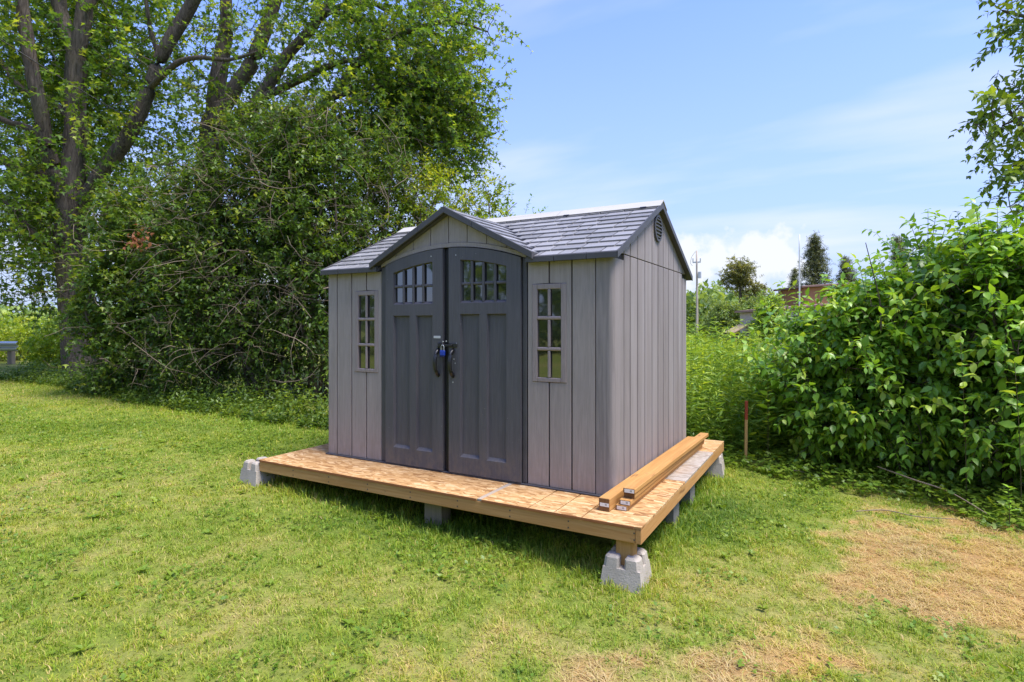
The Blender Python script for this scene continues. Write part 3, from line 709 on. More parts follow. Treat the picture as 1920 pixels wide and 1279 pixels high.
for x, z, p_, yy in ((1.452, 1.15, dL, -.05), (1.487, 1.153, dR, -.05)):
    box('bolt_head', (x-.006, -.036, z-.006), (x+.006, -.028, z+.006), M_STEEL, p_, .002)
for x, z in ((1.318, 1.905), (1.585, 1.90), (1.592, 1.135), (1.565, 1.0), (1.578, .965), (1.555, .80)):      # pale flecks stuck to the paint
    box('fleck', (x-.004, -.0275, z-.006), (x+.004, -.0262, z+.005), M_PLATE, dL if x < 1.47 else dR, 0)
lock = thing('padlock', 'small blue padlock hanging from the black door hasp', 'padlock', (1.462, -.052, 1.04))
box('body', (-.025, -.011, -.012), (.025, .011, .034), M_BLUE, lock, .005)
box('bumper', (-.0255, -.0115, -.022), (.0255, .0115, -.0125), Mat('dark blue vinyl', .5).color((.004, .008, .08)).m, lock, .004)
tube('shackle', [(-.015, 0, .034), (-.015, 0, .062), (-.008, 0, .078), (.008, 0, .078), (.015, 0, .062), (.015, 0, .034)], .0042, M_STEEL, lock, 8, 20)

# ------------------------------------------------------------------ lumber lying beside the side wall
def timber(name, a, b, w_, h_, z, label, lab=True, dark=True, roll=0.):
    a, b = np.array(a, float), np.array(b, float); L = np.linalg.norm(b-a); ang = math.atan2(b[1]-a[1], b[0]-a[0])-math.pi/2
    t = thing(name, label, 'lumber', (a[0], a[1], z), 'new lumber stacked on the deck'); t.rotation_euler.z = ang
    box('beam', (-w_/2, .003, 0), (w_/2, L, h_), M_STUD, t, .005)
    box('end_grain', (-w_/2+.003, -.0002, .003), (w_/2-.003, .0028, h_-.003), M_STUDEND if dark else M_STUD, t, 0)
    if lab: box('paper_label', (-w_*.36, -.0022, h_*.5-.013), (w_*.44, -.0006, h_*.5+.011), M_LABEL, t, 0)
    return t
timber('timber_post', (3.035, -.305), (3.085, 2.25), .082, .089, .001, 'square timber post lying against the shed wall')
timber('lumber_board', (3.135, -.235), (3.175, 2.16), .085, .036, .001, 'bottom board of the lumber stack, label on its end')
timber('lumber_board', (3.158, -.225), (3.19, 2.18), .083, .036, .038, 'second board up in the lumber stack, label on its dark end')
timber('lumber_board', (3.17, -.165), (3.20, 2.15), .082, .036, .075, 'third board up in the lumber stack, set back with no label', lab=False)
timber('lumber_board', (3.174, -.185), (3.225, 2.22), .088, .036, .112, 'top board of the lumber stack, white label on its end')

# ------------------------------------------------------------------ leaves, shoots and branching
def tri(v, f): return np.array(v, float), np.array(f, np.int32)
T_FOLD = tri([(0, 0, 0), (-.27, .42, .07), (.27, .42, .07), (0, 1, -.07)], [(0, 3, 1), (0, 2, 3)])
T_NARROW = tri([(0, 0, 0), (-.11, .4, .02), (.11, .4, .02), (0, 1, -.15)], [(0, 3, 1), (0, 2, 3)])
T_LOBED = tri([(0, 0, 0), (-.46, .40, .08), (-.16, .50, .02), (0, 1, -.12), (.16, .50, .02), (.46, .40, .08)], [(0, 2, 1), (0, 3, 2), (0, 4, 3), (0, 5, 4)])
T_OVATE = tri([(0, 0, 0), (0, .35, -.01), (0, .7, -.05), (0, 1, -.17), (-.21, .22, .055), (-.27, .48, .05), (-.14, .78, -.02), (.21, .22, .055), (.27, .48, .05), (.14, .78, -.02)],
              [(0, 1, 4), (4, 1, 5), (5, 1, 2), (5, 2, 6), (6, 2, 3), (0, 7, 1), (7, 8, 1), (8, 2, 1), (8, 9, 2), (9, 3, 2)])
T_OVATE6 = tri([(0, 0, 0), (0, .5, -.02), (0, 1, -.16), (-.22, .22, .055), (-.26, .54, .04), (.22, .22, .055), (.26, .54, .04)], [(0, 1, 3), (3, 1, 4), (4, 1, 2), (0, 5, 1), (5, 6, 1), (6, 2, 1)])
T_TREFOIL = tri([(0, 0, 0), (-.45, .15, .05), (-.55, .55, .0), (-.18, .5, .03), (0, .95, -.03), (.18, .5, .03), (.55, .55, 0), (.45, .15, .05)], [(0, 2, 1), (0, 3, 2), (0, 4, 3), (0, 5, 4), (0, 6, 5), (0, 7, 6)])
def leaves(tmpl, pos, d, up, size, v):
    tv, tf = tmpl; n = len(pos)
    d = unit(d); x = unit(np.cross(d, up)); z = np.cross(x, d)
    V = pos[:, None]+size[:, None, None]*(tv[None, :, 0:1]*x[:, None]+tv[None, :, 1:2]*d[:, None]+tv[None, :, 2:3]*z[:, None])
    T = tf[None]+(np.arange(n)*len(tv))[:, None, None]
    return V.reshape(-1, 3), T.reshape(-1, 3), np.repeat(v, len(tv))
def shoots(rng, start, dirs, L, K, size, sag=.3, v0=None, vj=.22, open_=.85, pairs=2, flat=.5, taper=.35, tmin=.12, hang=.25):
    n = len(start); dirs = unit(dirs); t = np.linspace(tmin, 1, K)[None, :, None]
    L = np.broadcast_to(L, (n,))[:, None, None]
    sagv = np.array([0, 0, -1.])*(np.broadcast_to(sag, (n,))[:, None, None])
    pts = start[:, None]+dirs[:, None]*L*t+sagv*L*t*t
    tan = unit(dirs[:, None]+2*sagv*t)
    ref = np.array([.3, .2, .93]); a = unit(np.cross(tan, ref)); b = np.cross(tan, a)
    out = []
    ph0 = rng.uniform(0, 6.28, (n, 1, 1)); ph = ph0+np.arange(K)[None, :, None]*(np.pi/2)*(.9)
    if v0 is None: v0 = rng.uniform(.25, .7, n)
    for s in range(pairs):
        an = ph+s*2*np.pi/pairs; rad = np.cos(an)*a+np.sin(an)*b
        d = tan*.55+rad*open_+np.array([0, 0, -hang])+rng.normal(0, .16, rad.shape)
        up = np.array([0, 0, 1.])*flat*2+rng.normal(0, .45, rad.shape)+rad*.2
        sz = size*(1-taper*t[..., 0])*rng.uniform(.45, 1.25, (n, K))
        v = np.clip(v0[:, None]+rng.normal(0, vj*.9, (n, K))+.12*t[..., 0], 0, 1)
        out.append((pts.reshape(-1, 3), d.reshape(-1, 3), up.reshape(-1, 3), sz.ravel(), v.ravel()))
    P_ = [np.concatenate(q) for q in zip(*out)]
    tt = np.linspace(0, 1, 4)[None, :, None]; path = start[:, None]+dirs[:, None]*L*tt+sagv*L*tt*tt
    return P_, path
def resample(pts, rad, step):
    pts = np.asarray(pts, float); seg = np.linalg.norm(np.diff(pts, axis=0), axis=1); s = np.concatenate([[0], np.cumsum(seg)])
    m = max(int(s[-1]/step), 2); u = np.linspace(0, s[-1], m)
    return np.stack([np.interp(u, s, pts[:, k]) for k in range(3)], 1), np.interp(u, s, rad)
def grow(rng, limbs, targets, r_end=.006, step=.3, curl=.12, lift=.3):
    """every target is joined to the nearest wood by a curved branch; branches already grown count as wood"""
    nodes, rads = [], []
    for p, r in limbs:
        a, b = resample(p, r, step); nodes.append(a); rads.append(b)
    nodes = np.concatenate(nodes); rads = np.concatenate(rads)
    d0 = np.min(np.linalg.norm(targets[:, None]-nodes[None, ::max(len(nodes)//200, 1)], axis=2), axis=1)
    paths, prad = [], []
    for i in np.argsort(d0):
        t = targets[i]; dv = t-nodes; dist = np.linalg.norm(dv, axis=1)
        j = np.argmin(dist+lift*np.maximum(0, nodes[:, 2]-t[2])); s = nodes[j]; L = dist[j]
        mid = (s+t)/2+rng.normal(0, curl*L, 3)+np.array([0, 0, -.04*L])
        u = np.linspace(0, 1, 6)[:, None]; pth = s*(1-u)**2+2*mid*u*(1-u)+t*u*u
        r0 = min(rads[j]*.7, r_end*1.4+.014*L); rr = np.linspace(max(r0, r_end), r_end, 6)
        paths.append(pth); prad.append(rr); nodes = np.concatenate([nodes, pth[2:]]); rads = np.concatenate([rads, rr[2:]])
    return np.array(paths), np.array(prad)
def limb_mesh(limbs, sides=9, rough=.0, rng=None):
    parts = []
    for p, r in limbs:
        n = max(len(p)*4, 8); q = spline(p, n); rr = np.interp(np.linspace(0, 1, n), np.linspace(0, 1, len(r)), r)
        V, Q = tubes(q[None], rr[None], sides)
        if rough:
            c = np.repeat(q, sides, axis=0); V = c+(V-c)*(1+rng.normal(0, rough, (len(V), 1)))
        parts.append((V, Q))
    return join(parts)
def plant(name, label, cat, base, limbs, targets, rng, lmat, wood, tmpl=T_FOLD, nsh=4, K=7, size=.08, L=.45, sag=.3, vbias=0., out=None,
          twig_r=.004, group=None, crown='crown', trunk='trunk', sides=9, up=.35, extra=None, rough=0., pairs=2, step=.3, hang=.25, spread=1., twig_mat=None, flat=.5, single=0):
    base = np.asarray(base, float); root = thing(name, label, cat, tuple(base), group)
    if limbs:
        V, Q = limb_mesh(limbs, sides, rough, rng); link(trunk, npmesh(trunk, V-base, Q, smooth=True), wood, root)
    paths, pr = grow(rng, limbs, targets, step=step)
    ctr = targets.mean(0) if out is None else out
    n = len(targets)*nsh; st = np.repeat(targets, nsh, axis=0); back = np.repeat(paths[:, -3], nsh, axis=0)
    st = st+(back-st)*rng.uniform(0, 1, (n, 1))
    d = unit(rng.normal(0, 1, (n, 3)))*spread+unit(st-ctr)*.7+np.array([0, 0, up])
    v0 = np.clip(.42+vbias+.2*rng.normal(0, 1, n)+np.repeat(rng.normal(0, .12, len(targets)), nsh), 0.02, .98)
    if extra is not None:
        es, ed, eL = extra; st = np.concatenate([st, es]); d = np.concatenate([d, ed]); Ls = np.concatenate([L*rng.uniform(.5, 1.2, n), eL]); v0 = np.concatenate([v0, rng.uniform(.45, .75, len(es))])
    else: Ls = L*rng.uniform(.5, 1.2, n)
    lv, sp = shoots(rng, st, d, Ls, K, size, sag=sag, v0=v0, pairs=pairs, hang=hang, flat=flat)
    if single:                              # the leaves that show largest are pieces of their own
        lx, ly, ld = project(lv[0]); ok_ = (lx > 0) & (lx < 1915) & (ly > 0) & (ly < 1270)
        nr_ = np.argsort(np.where(ok_, ld/(.3+lv[3]*6), 1e9))[:single]
        for k in nr_:
            V, T, A = leaves(tmpl, *[q[k:k+1] for q in lv]); link('leaf', npmesh('leaf', V-base, T, A), lmat, root)
        rest = np.setdiff1d(np.arange(len(lv[0])), nr_); lv = [q[rest] for q in lv]
    V, T, A = leaves(T_OVATE6 if tmpl is T_OVATE else tmpl, *lv); link(crown, npmesh(crown, V-base, T, A), lmat, root)
    sp = sp[:, [0, 2, 3]]; rs_ = np.linspace(twig_r, twig_r*.35, 3)[None].repeat(len(sp), 0); ks = [0, 1, 3, 5]
    V, Q = join([tubes(paths[:, ks], pr[:, ks], 3), tubes(sp, rs_, 3)]); tag(link('branches', npmesh('branches', V-base, Q, smooth=True), twig_mat or wood, root), kind='stuff')
    return root
def ball(rng, n, c, r, shell=2.2):
    d = unit(rng.normal(0, 1, (n, 3))); return np.asarray(c)+d*np.asarray(r)*rng.uniform(0, 1, (n, 1))**(1/shell)
def pxpath(pts, dep):                     # (px, py[, depth offset]) -> points
    return np.array([P(p[0], p[1], dep+(p[2] if len(p) > 2 else 0)) for p in pts])

# ------------------------------------------------------------------ the two big maples on the left
CROWN = [(-900, -1500), (900, -1500), (930, -200), (948, 15), (958, 65), (925, 115), (968, 150), (930, 175), (980, 212), (965, 240), (930, 270), (935, 330), (920, 360), (860, 420), (620, 470), (300, 600), (-300, 720), (-900, 720)]
def keep(t, polyg, jit, rng):
    px, py, dep = project(t); return t[inside(polyg, px+rng.normal(0, jit, len(t)), py+rng.normal(0, jit, len(t)))]
rg = np.random.default_rng(21)
d1 = 13.5
b1 = P(172, 690, d1); b1[2] = ground(b1[0], b1[1])-.05
lim = lambda pts, r, dep: (pxpath(pts, dep), r)
SLIM = .8
m1 = [(np.vstack([b1, pxpath([(150, 610), (138, 520), (132, 430), (136, 350)], d1)]), [.62, .50, .43, .40, .36]),
      lim([(136, 350), (142, 260), (141, 176), (143, 108)], [.33, .29, .27, .26], d1),
      lim([(143, 108), (122, 50), (110, 0), (95, -120), (60, -330)], [.20, .20, .19, .16, .07], d1),
      lim([(143, 108), (156, 40), (162, -20), (175, -150), (215, -380)], [.22, .22, .20, .16, .07], d1+.02),
      lim([(132, 400, 0), (104, 325, -.2), (86, 270, -.5), (76, 205, -.7), (60, 130, -.8), (46, 45, -.9), (30, -80, -1), (-20, -260, -1)], [.2, .21, .19, .18, .17, .16, .12, .06], d1),
      lim([(150, 390, 0), (190, 325, -.2), (243, 250, -.3), (281, 165, -.4), (305, 100, -.5), (358, 10, -.6), (410, -90, -.8), (520, -260, -1)], [.19, .21, .2, .19, .18, .17, .13, .06], d1),
      lim([(120, 350, 0), (66, 322, .3), (0, 298, .6), (-120, 230, 1), (-260, 120, 1.4)], [.17, .15, .13, .10, .05], d1),
      lim([(76, 250, -.6), (40, 235, -.2), (0, 222, 0), (-110, 160, .3)], [.10, .09, .08, .04], d1),
      lim([(110, 470, 0), (60, 440, -.3), (15, 380, -.4), (-60, 350, -.5)], [.11, .09, .08, .04], d1),
      lim([(130, 220, 0), (95, 190, .3), (40, 165, .5), (0, 110, .8), (-50, 20, 1.2)], [.10, .09, .08, .07, .04], d1),
      lim([(281, 165, -.4), (330, 120, -.9), (372, 108, -1.1), (430, 112, -1.3), (490, 95, -1.5)], [.09, .075, .06, .05, .025], d1),
      lim([(300, 110, -.5), (283, 60, -.7), (275, 10, -.9), (262, -80, -1)], [.07, .06, .05, .03], d1),
      lim([(160, 20, 0), (182, -5, .3), (205, -25, .5), (260, -110, 1)], [.10, .08, .07, .04], d1)]
m1 = [(p_, [q_*SLIM for q_ in r_]) for p_, r_ in m1]
t1 = np.concatenate([ball(rg, 520, P(150, 120, d1+2.6), (5.5, 1.6, 4.4)), ball(rg, 900, P(120, 30, d1), (5.6, 4.2, 5.2)), ball(rg, 190, P(40, 470, d1-.8), (1.6, 1.4, 1.3)), ball(rg, 90, P(190, 380, d1-1.3), (1.0, .8, .9)), ball(rg, 60, P(60, 570, d1+.3), (1.3, 1.0, .5))])
def clear(t, limbs, dep, rad, rng):
    px, py, dp = project(t); bad = np.zeros(len(t), bool)
    for p, r in limbs:
        q, _ = resample(p, np.ones(len(p)), .15); qx, qy, _d = project(q)
        bad |= (np.min(np.hypot(px[:, None]-qx, py[:, None]-qy), axis=1) < rad) & (dp < dep+.3) & (np.max(qy) < 420)
    return t[~(bad & (rng.uniform(0, 1, len(t)) < .93))]
t1 = keep(t1, CROWN, 6, rg); t1 = clear(t1, m1[1:], d1, 34, rg); t1 = t1[(t1[:, 2] > .9)]
plant('maple_tree', 'large multi-stemmed maple rising behind the tangled hedge at far left', 'tree', b1, m1, t1, rg, L_MAPLE, M_BARK, T_LOBED, nsh=4, K=6, size=.148, L=.6, sag=.35, twig_r=.006, sides=14, rough=.045, group='big maples on the left', out=P(140, 150, d1), step=.4)
d2 = 14.2
b2 = P(372, 690, d2); b2[2] = ground(b2[0], b2[1])-.05
m2 = [(np.vstack([b2, pxpath([(380, 520), (388, 400), (396, 290), (402, 220)], d2)]), [.52, .44, .40, .38, .34]),
      lim([(402, 220), (408, 150), (424, 60), (424, -10), (430, -200), (440, -360)], [.27, .24, .2, .17, .12, .05], d2),
      lim([(400, 235), (440, 165), (466, 128), (492, 72), (510, 20), (535, -50), (590, -230)], [.24, .22, .21, .2, .18, .15, .06], d2-.2),
      lim([(398, 280), (424, 256), (468, 210), (503, 160), (535, 108), (582, 56), (615, 5), (680, -110), (760, -260)], [.2, .2, .2, .18, .16, .14, .12, .08, .04], d2-.5),
      lim([(490, 185, -.5), (530, 165, -.8), (566, 148, -1), (615, 125, -1.2), (660, 112, -1.4), (730, 108, -1.6)], [.12, .11, .1, .085, .06, .03], d2),
      lim([(430, 262, -.3), (520, 240, -.7), (590, 212, -1), (621, 184, -1.1), (648, 148, -1.2), (703, 85, -1.4), (750, 64, -1.5), (840, 40, -1.7), (915, 60, -1.8)], [.15, .14, .13, .12, .11, .10, .08, .05, .02], d2),
      lim([(621, 184, -1.1), (684, 167, -1.4), (756, 158, -1.6), (840, 175, -1.8), (920, 205, -2)], [.08, .07, .055, .04, .02], d2),
      lim([(600, 20, -.5), (660, 30, -.9), (740, 62, -1.1), (800, 58, -1.3), (880, 95, -1.6)], [.08, .07, .06, .045, .02], d2),
      lim([(590, 212, -1), (690, 235, -1.2), (780, 250, -1.4), (860, 265, -1.5), (930, 250, -1.6)], [.08, .065, .05, .04, .02], d2),
      lim([(560, 80, -.5), (620, 20, -.2), (690, 5, 0), (730, 22, .2), (775, 30, .3), (850, -20, .5)], [.10, .09, .075, .06, .05, .03], d2)]
m2 = [(p_, [q_*SLIM for q_ in r_]) for p_, r_ in m2]
t2 = np.concatenate([ball(rg, 560, P(640, 10, d2-.8), (4.6, 3.6, 4.4), 1.8), ball(rg, 330, P(760, 210, d2-1.3), (2.6, 1.8, 2.0), 2.), ball(rg, 220, P(480, 250, d2-.8), (2.2, 1.4, 1.4)), ball(rg, 85, P(860, 80, d2-1.6), (1.3, 1.2, 2.0)), ball(rg, 200, P(850, 270, d2-1.4), (1.5, 1.2, 1.2), 2.)])
t2 = keep(t2, CROWN, 8, rg); t2 = clear(t2, m2[1:6], d2-.5, 24, rg)
plant('maple_tree', 'spreading maple with limbs arching right above the shed roof', 'tree', b2, m2, t2, rg, L_MAPLE, M_BARK, T_LOBED, nsh=4, K=6, size=.138, L=.6, sag=.35, twig_r=.006, sides=14, rough=.045, group='big maples on the left', out=P(600, 150, d2), vbias=.05, step=.4)

# ------------------------------------------------------------------ the tangled hedge left of and behind the shed
def egg(rng, n, base, H, rx, ry, lo=.04, shell=3.):
    """points through the volume of a shrub: broad low down, rounded on top, denser towards the outside"""
    u = rng.uniform(lo, 1, n); prof = np.clip(1-np.clip((u-.45)/.6, 0, 1)**2.2, .05, 1)**.5*(.82+.18*np.clip(u/.2, 0, 1))
    a = rng.uniform(0, 6.283, n); r = rng.uniform(0, 1, n)**(1/shell)
    wob = .74+.5*vnoise(a*2.2+base[0]*3, u*6+base[1], 9)
    return np.stack([base[0]+rx*prof*wob*r*np.cos(a), base[1]+ry*prof*wob*r*np.sin(a), base[2]+u*H], 1)
def shrub(name, label, px, dep, top, rx, ry, rng, lmat, n=300, nsh=4, K=6, size=.075, L=.42, tmpl=T_FOLD, cat='shrub', group=None, nst=7, dead=0, sag=.3, vbias=0., wood=M_STEM, extra=None, up=.35, shell=3., pairs=2, hang=.25, mask=None, flat=.5, gap=.42, thin=.43, single=0, wild=0):
    b = P(px, 700, dep); b[2] = ground(b[0], b[1])-.02; H = P(px, top, dep)[2]-b[2]
    t = egg(rng, n, b, H, rx, ry, shell=shell)
    t[:, 2] = np.maximum(t[:, 2], ground(t[:, 0], t[:, 1])+.05)
    if mask is not None: t = keep(t, mask, 5, rng)
    q = (t-b)/gap; hole = vnoise(q[:, 0]+7*q[:, 2], q[:, 1]+3.1*q[:, 2], 13)*.5+vnoise(q[:, 2]*1.3+q[:, 0], q[:, 0]-q[:, 1], 29)*.5
    t = t[hole > thin]
    st = []
    for k in range(nst):
        a = rng.uniform(0, 6.28); f = np.array([math.cos(a), math.sin(a), 0]); s = b+f*[rx*.25, ry*.25, 0]*rng.uniform(.3, 1)
        s[2] = ground(s[0], s[1])-.02
        e = b+f*[rx*.6, ry*.6, 0]+np.array([0, 0, H*rng.uniform(.6, .9)]); m = (s+e)/2+rng.normal(0, .1*H, 3)*[1, 1, .3]; r0 = .009+.006*H
        st.append((np.array([s, s*.6+m*.4+[0, 0, .05*H], m, e*.6+m*.4, e]), [r0, r0*.9, r0*.75, r0*.5, r0*.25]))
    if wild:                                # long arching sprays that break the outline
        es = egg(rng, wild, b, H*.98, rx*.95, ry*.95, .3, 12.); ed = unit(es-(b+[0, 0, H*.45]))*[1, 1, .5]+np.array([0, 0, 1.0])+rng.normal(0, .3, es.shape); eL = rng.uniform(.35, .9, wild)
        extra = (es, ed, eL) if extra is None else tuple(np.concatenate([p_, q_]) for p_, q_ in zip(extra, (es, ed, eL)))
    root = plant(name, label, cat, b, st, t, rng, lmat, wood, tmpl, nsh, K, size, L, sag, vbias, b+[0, 0, H*.45], .0035, group, 'foliage', 'stems', 6, up, extra, pairs=pairs, hang=hang, flat=flat, single=single)
    if dead:                                # bleached dead twigs tangled through the outside
        s = egg(rng, dead, b, H*.99, rx*1.12, ry*1.2, .10, 12.); px_, py_, dp_ = project(s)
        s = s[np.argsort(dp_)[:int(dead*.72)]]; d = unit(rng.normal(0, 1, s.shape)*[1, .8, .8]+[0, 0, -.25]); L_ = rng.uniform(.35, 1.0, len(s))[:, None]
        k = len(s); par = []
        u = np.linspace(0, 1, 6)[None, :, None]
        path = s[:, None]+d[:, None]*L_[:, None]*(u-.5)+(rng.normal(0, .12, (k, 1, 3))*L_[:, None])*(u*(1-u)*4)+np.cumsum(rng.normal(0, .018, (k, 6, 3)), 1)
        rad = np.linspace(1, .4, 6)[None]*rng.uniform(.003, .0075, (k, 1)); par.append(tubes(path, rad, 4))
        i = rng.integers(0, k, k*4); j = rng.integers(1, 6, k*4); s2 = path[i, j]; d2_ = unit(d[i]*.6+rng.normal(0, .6, (k*4, 3))); L2 = rng.uniform(.08, .38, (k*4, 1))
        p2 = s2[:, None]+d2_[:, None]*L2[:, None]*np.linspace(0, 1, 4)[None, :, None]+np.cumsum(rng.normal(0, .012, (k*4, 4, 3)), 1)*np.array([0, 1, 1, 1])[None, :, None]
        par.append(tubes(p2, np.linspace(.0024, .001, 4)[None].repeat(k*4, 0), 3))
        V, Q = join(par); tag(link('dead_twigs', npmesh('dead_twigs', V-b, Q), M_DEADTWIG, root), kind='stuff')
    return root
rh_ = np.random.default_rng(5)
HG = 'shrubs of the tangled hedge'
shrub('hedge_shrub', 'dark leafy hedge shrub at the foot of the leftmost maple trunk', 255, 11.1, 345, 1.15, .95, rh_, L_HEDGE, 643, 5, 6, 0.130, .45, T_LOBED, group=HG, dead=52, vbias=.02)
hs = shrub('hedge_shrub', 'hedge shrub full of grey dead twigs with a sprig of brown dry leaves', 375, 10.4, 300, 1.1, .95, rh_, L_HEDGE, 643, 5, 6, 0.111, .45, group=HG, dead=150, vbias=-.02)
shrub('hedge_shrub', 'tall tangled hedge shrub left of the shed with climbing shoots', 490, 10.3, 205, 1.15, 1.0, rh_, L_HEDGE, 772, 5, 6, 0.104, .45, group=HG, dead=150, vbias=0)
shrub('hedge_shrub', 'dark tangled hedge shrub just left of the shed corner', 592, 10.2, 200, 1.0, 1.0, rh_, L_HEDGE, 772, 5, 6, 0.111, .45, group=HG, dead=167, vbias=-.04)
shrub('hedge_shrub', 'tall brownish hedge shrub behind the left half of the shed roof', 705, 11.2, 250, 1.2, 1.0, rh_, L_HEDGE, 643, 5, 6, 0.104, .45, group=HG, dead=132, vbias=.05)
shrub('hedge_shrub', 'yellow green hedge shrub behind the door gable', 800, 11.6, 300, 1.25, 1.0, rh_, L_YELLOW, 442, 4, 7, 0.103, .5, T_FOLD, group=HG, dead=35, vbias=.1)
shrub('hedge_shrub', 'light green hedge shrub behind the middle of the shed roof', 905, 11.6, 340, 1.0, .9, rh_, L_YELLOW, 340, 4, 7, 0.103, .5, group=HG, dead=17, vbias=-.05)
ex = [P(960, 395, 11.3), P(985, 400, 11.3), P(945, 400, 11.3), P(1003, 410, 11.3)]
shrub('hedge_shrub', 'small sprig topped shrub peeking over the roof ridge', 985, 11.4, 405, .45, .5, rh_, L_DOG, 70, 4, 7, .10, .5, T_FOLD, group=HG, extra=(np.array(ex), np.array([(0, 0, 1.), (.25, .1, 1), (-.3, 0, 1), (.5, .2, .8)]), np.array([.55, .5, .4, .4])))
# sprig of dry leaves on the hedge
k = 70; sp_ = P(258, 448, 9.35)+rh_.normal(0, 1, (k, 3))*[.16, .06, .075]; base_ = np.array(hs.location)
V, T, A = leaves(T_FOLD, sp_, rh_.normal(0, 1, (k, 3))+[.2, 0, -.8], rh_.normal(0, 1, (k, 3)), rh_.uniform(.06, .11, k), rh_.uniform(0, 1, k))
link('dry_leaves', npmesh('dry_leaves', V-base_, T, A), L_DEAD, hs)
tube('dry_branch', np.array([P(235, 442, 9.4), P(258, 448, 9.38), P(300, 462, 9.5), P(345, 480, 9.9)])-base_, [.003, .006, .009, .012], M_DEADTWIG, hs, 5, 12)
# sunlit plants beyond, seen under the maple and through the hedge
rs2 = np.random.default_rng(8)
SG = 'bright plants beyond the hedge'
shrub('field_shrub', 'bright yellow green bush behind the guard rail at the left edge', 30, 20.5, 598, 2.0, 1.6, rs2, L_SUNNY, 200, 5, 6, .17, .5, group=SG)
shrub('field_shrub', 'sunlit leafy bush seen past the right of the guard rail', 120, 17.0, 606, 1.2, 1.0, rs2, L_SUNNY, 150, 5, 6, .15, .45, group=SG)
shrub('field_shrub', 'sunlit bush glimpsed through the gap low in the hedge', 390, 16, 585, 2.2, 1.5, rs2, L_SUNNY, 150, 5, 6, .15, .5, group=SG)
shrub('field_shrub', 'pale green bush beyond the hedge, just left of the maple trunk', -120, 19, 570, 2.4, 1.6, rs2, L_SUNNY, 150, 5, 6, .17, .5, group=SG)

# ------------------------------------------------------------------ leafy bushes and tree on the right
rb = np.random.default_rng(12)
BG = 'leafy bushes along the right'
def up_shoots(rng, specs):
    s, d, l = [], [], []
    for px, py, dep, L, dx in specs:
        p = P(px, py, dep); s.append(p); dd = np.array([RIGHT[0]*dx, RIGHT[1]*dx, 1.]); d.append(dd); l.append(L)
    return np.array(s), np.array(d), np.array(l)
shrub('dogwood_bush', 'broad leafed bush nearest the wooden stake, tall sprig on top', 1550, 7.0, 596, .76, .75, rb, L_DOG, 330, 4, 6, .138, .42, T_OVATE, 'bush', BG, 8, sag=.42, hang=.45, shell=3.2, single=90, wild=80, thin=.45, flat=.75,
      extra=up_shoots(rb, [(1478, 600, 6.4, .75, -.12), (1490, 610, 6.4, .6, .25), (1450, 610, 6.5, .45, -.3), (1560, 590, 6.5, .4, .1)]), vbias=.06)
shrub('dogwood_bush', 'large leafy bush in the middle of the right hand thicket', 1690, 6.55, 520, .95, .85, rb, L_DOG, 480, 4, 6, .138, .42, T_OVATE, 'bush', BG, 9, sag=.42, hang=.45, shell=3.2, single=90, wild=80, thin=.45, flat=.75,
      extra=up_shoots(rb, [(1740, 480, 6.0, .85, .0), (1725, 470, 6.1, .6, -.25), (1760, 470, 6.1, .6, .2), (1748, 450, 6.05, .5, .1), (1640, 520, 6.2, .4, -.2)]), vbias=.04)
shrub('dogwood_bush', 'tall leafy bush at the right edge above the dry grass', 1900, 5.95, 430, .9, .85, rb, L_DOG, 480, 4, 6, .138, .42, T_OVATE, 'bush', BG, 9, sag=.42, hang=.45, shell=3.2, single=90, wild=80, thin=.45, flat=.75,
      extra=up_shoots(rb, [(1840, 460, 5.4, .6, -.1), (1905, 420, 5.6, .6, .1), (1815, 480, 5.5, .5, -.25), (1870, 440, 5.6, .45, .0)]), vbias=0)
shrub('dogwood_bush', 'leafy bush behind, filling the gap between the larger two', 1800, 7.8, 440, 1.1, .8, rb, L_DOG, 240, 4, 6, .138, .42, T_OVATE, 'bush', BG, 7, sag=.4, hang=.4, shell=3.2, single=90, wild=80, thin=.45, flat=.75)
shrub('dogwood_bush', 'low leafy bush in front at the right border, mostly cut off', 2060, 5.5, 560, .8, .8, rb, L_DOG, 200, 4, 6, .138, .42, T_OVATE, 'bush', BG, 7, sag=.4, hang=.45, shell=3.2, single=90, wild=80, thin=.45, flat=.75)
def tall_weed(px, dep, top, label, n=1, size=.17):
    b = P(px, 800, dep); b[2] = ground(b[0], b[1]); H = P(px, top, dep)[2]-b[2]
    root = thing('tall_weed', label, 'plant', tuple(b), 'tall big leafed weeds')
    lean = rb.normal(0, .05, 3)*[1, 1, 0]
    pts = np.array([b+np.array([0, 0, H*t])+lean*t*t*H for t in np.linspace(0, 1, 6)])-b
    tube('stalk', pts, [.004, .002], M_TWIG, root, 6)
    lv, sp = shoots(rb, np.zeros((1, 3)), np.array([[0, 0, 1.]])+lean, H, 9, size, sag=0., v0=np.array([.7]), open_=1., hang=.15, flat=.6, tmin=.45, taper=.35)
    for k in range(len(lv[0])):
        V, T, A = leaves(T_OVATE, *[q[k:k+1] for q in lv]); link('leaf', npmesh('leaf', V, T, A), L_DOG, root)
tall_weed(1812, 5.3, 640, 'tall weed with big pale leaves in front of the right thicket')
tall_weed(1915, 5.0, 680, 'big leafed weed at the right edge in front of the thicket')
tall_weed(1440, 6.6, 690, 'big leafed weed between the stake and the thicket', size=.14)
tall_weed(1893, 4.75, 915, 'short young weed low at the right edge by the ground cover', size=.09)
tube('dead_stem', [P(1652, 620, 6.0), P(1650, 568, 5.95), P(1638, 515, 5.9), P(1623, 455, 5.9)], [.009, .007, .004], M_BARK, tag(thing('bare_shoot', 'dark bare stem poking up from the right thicket', 'branch'), None), 6, 14)

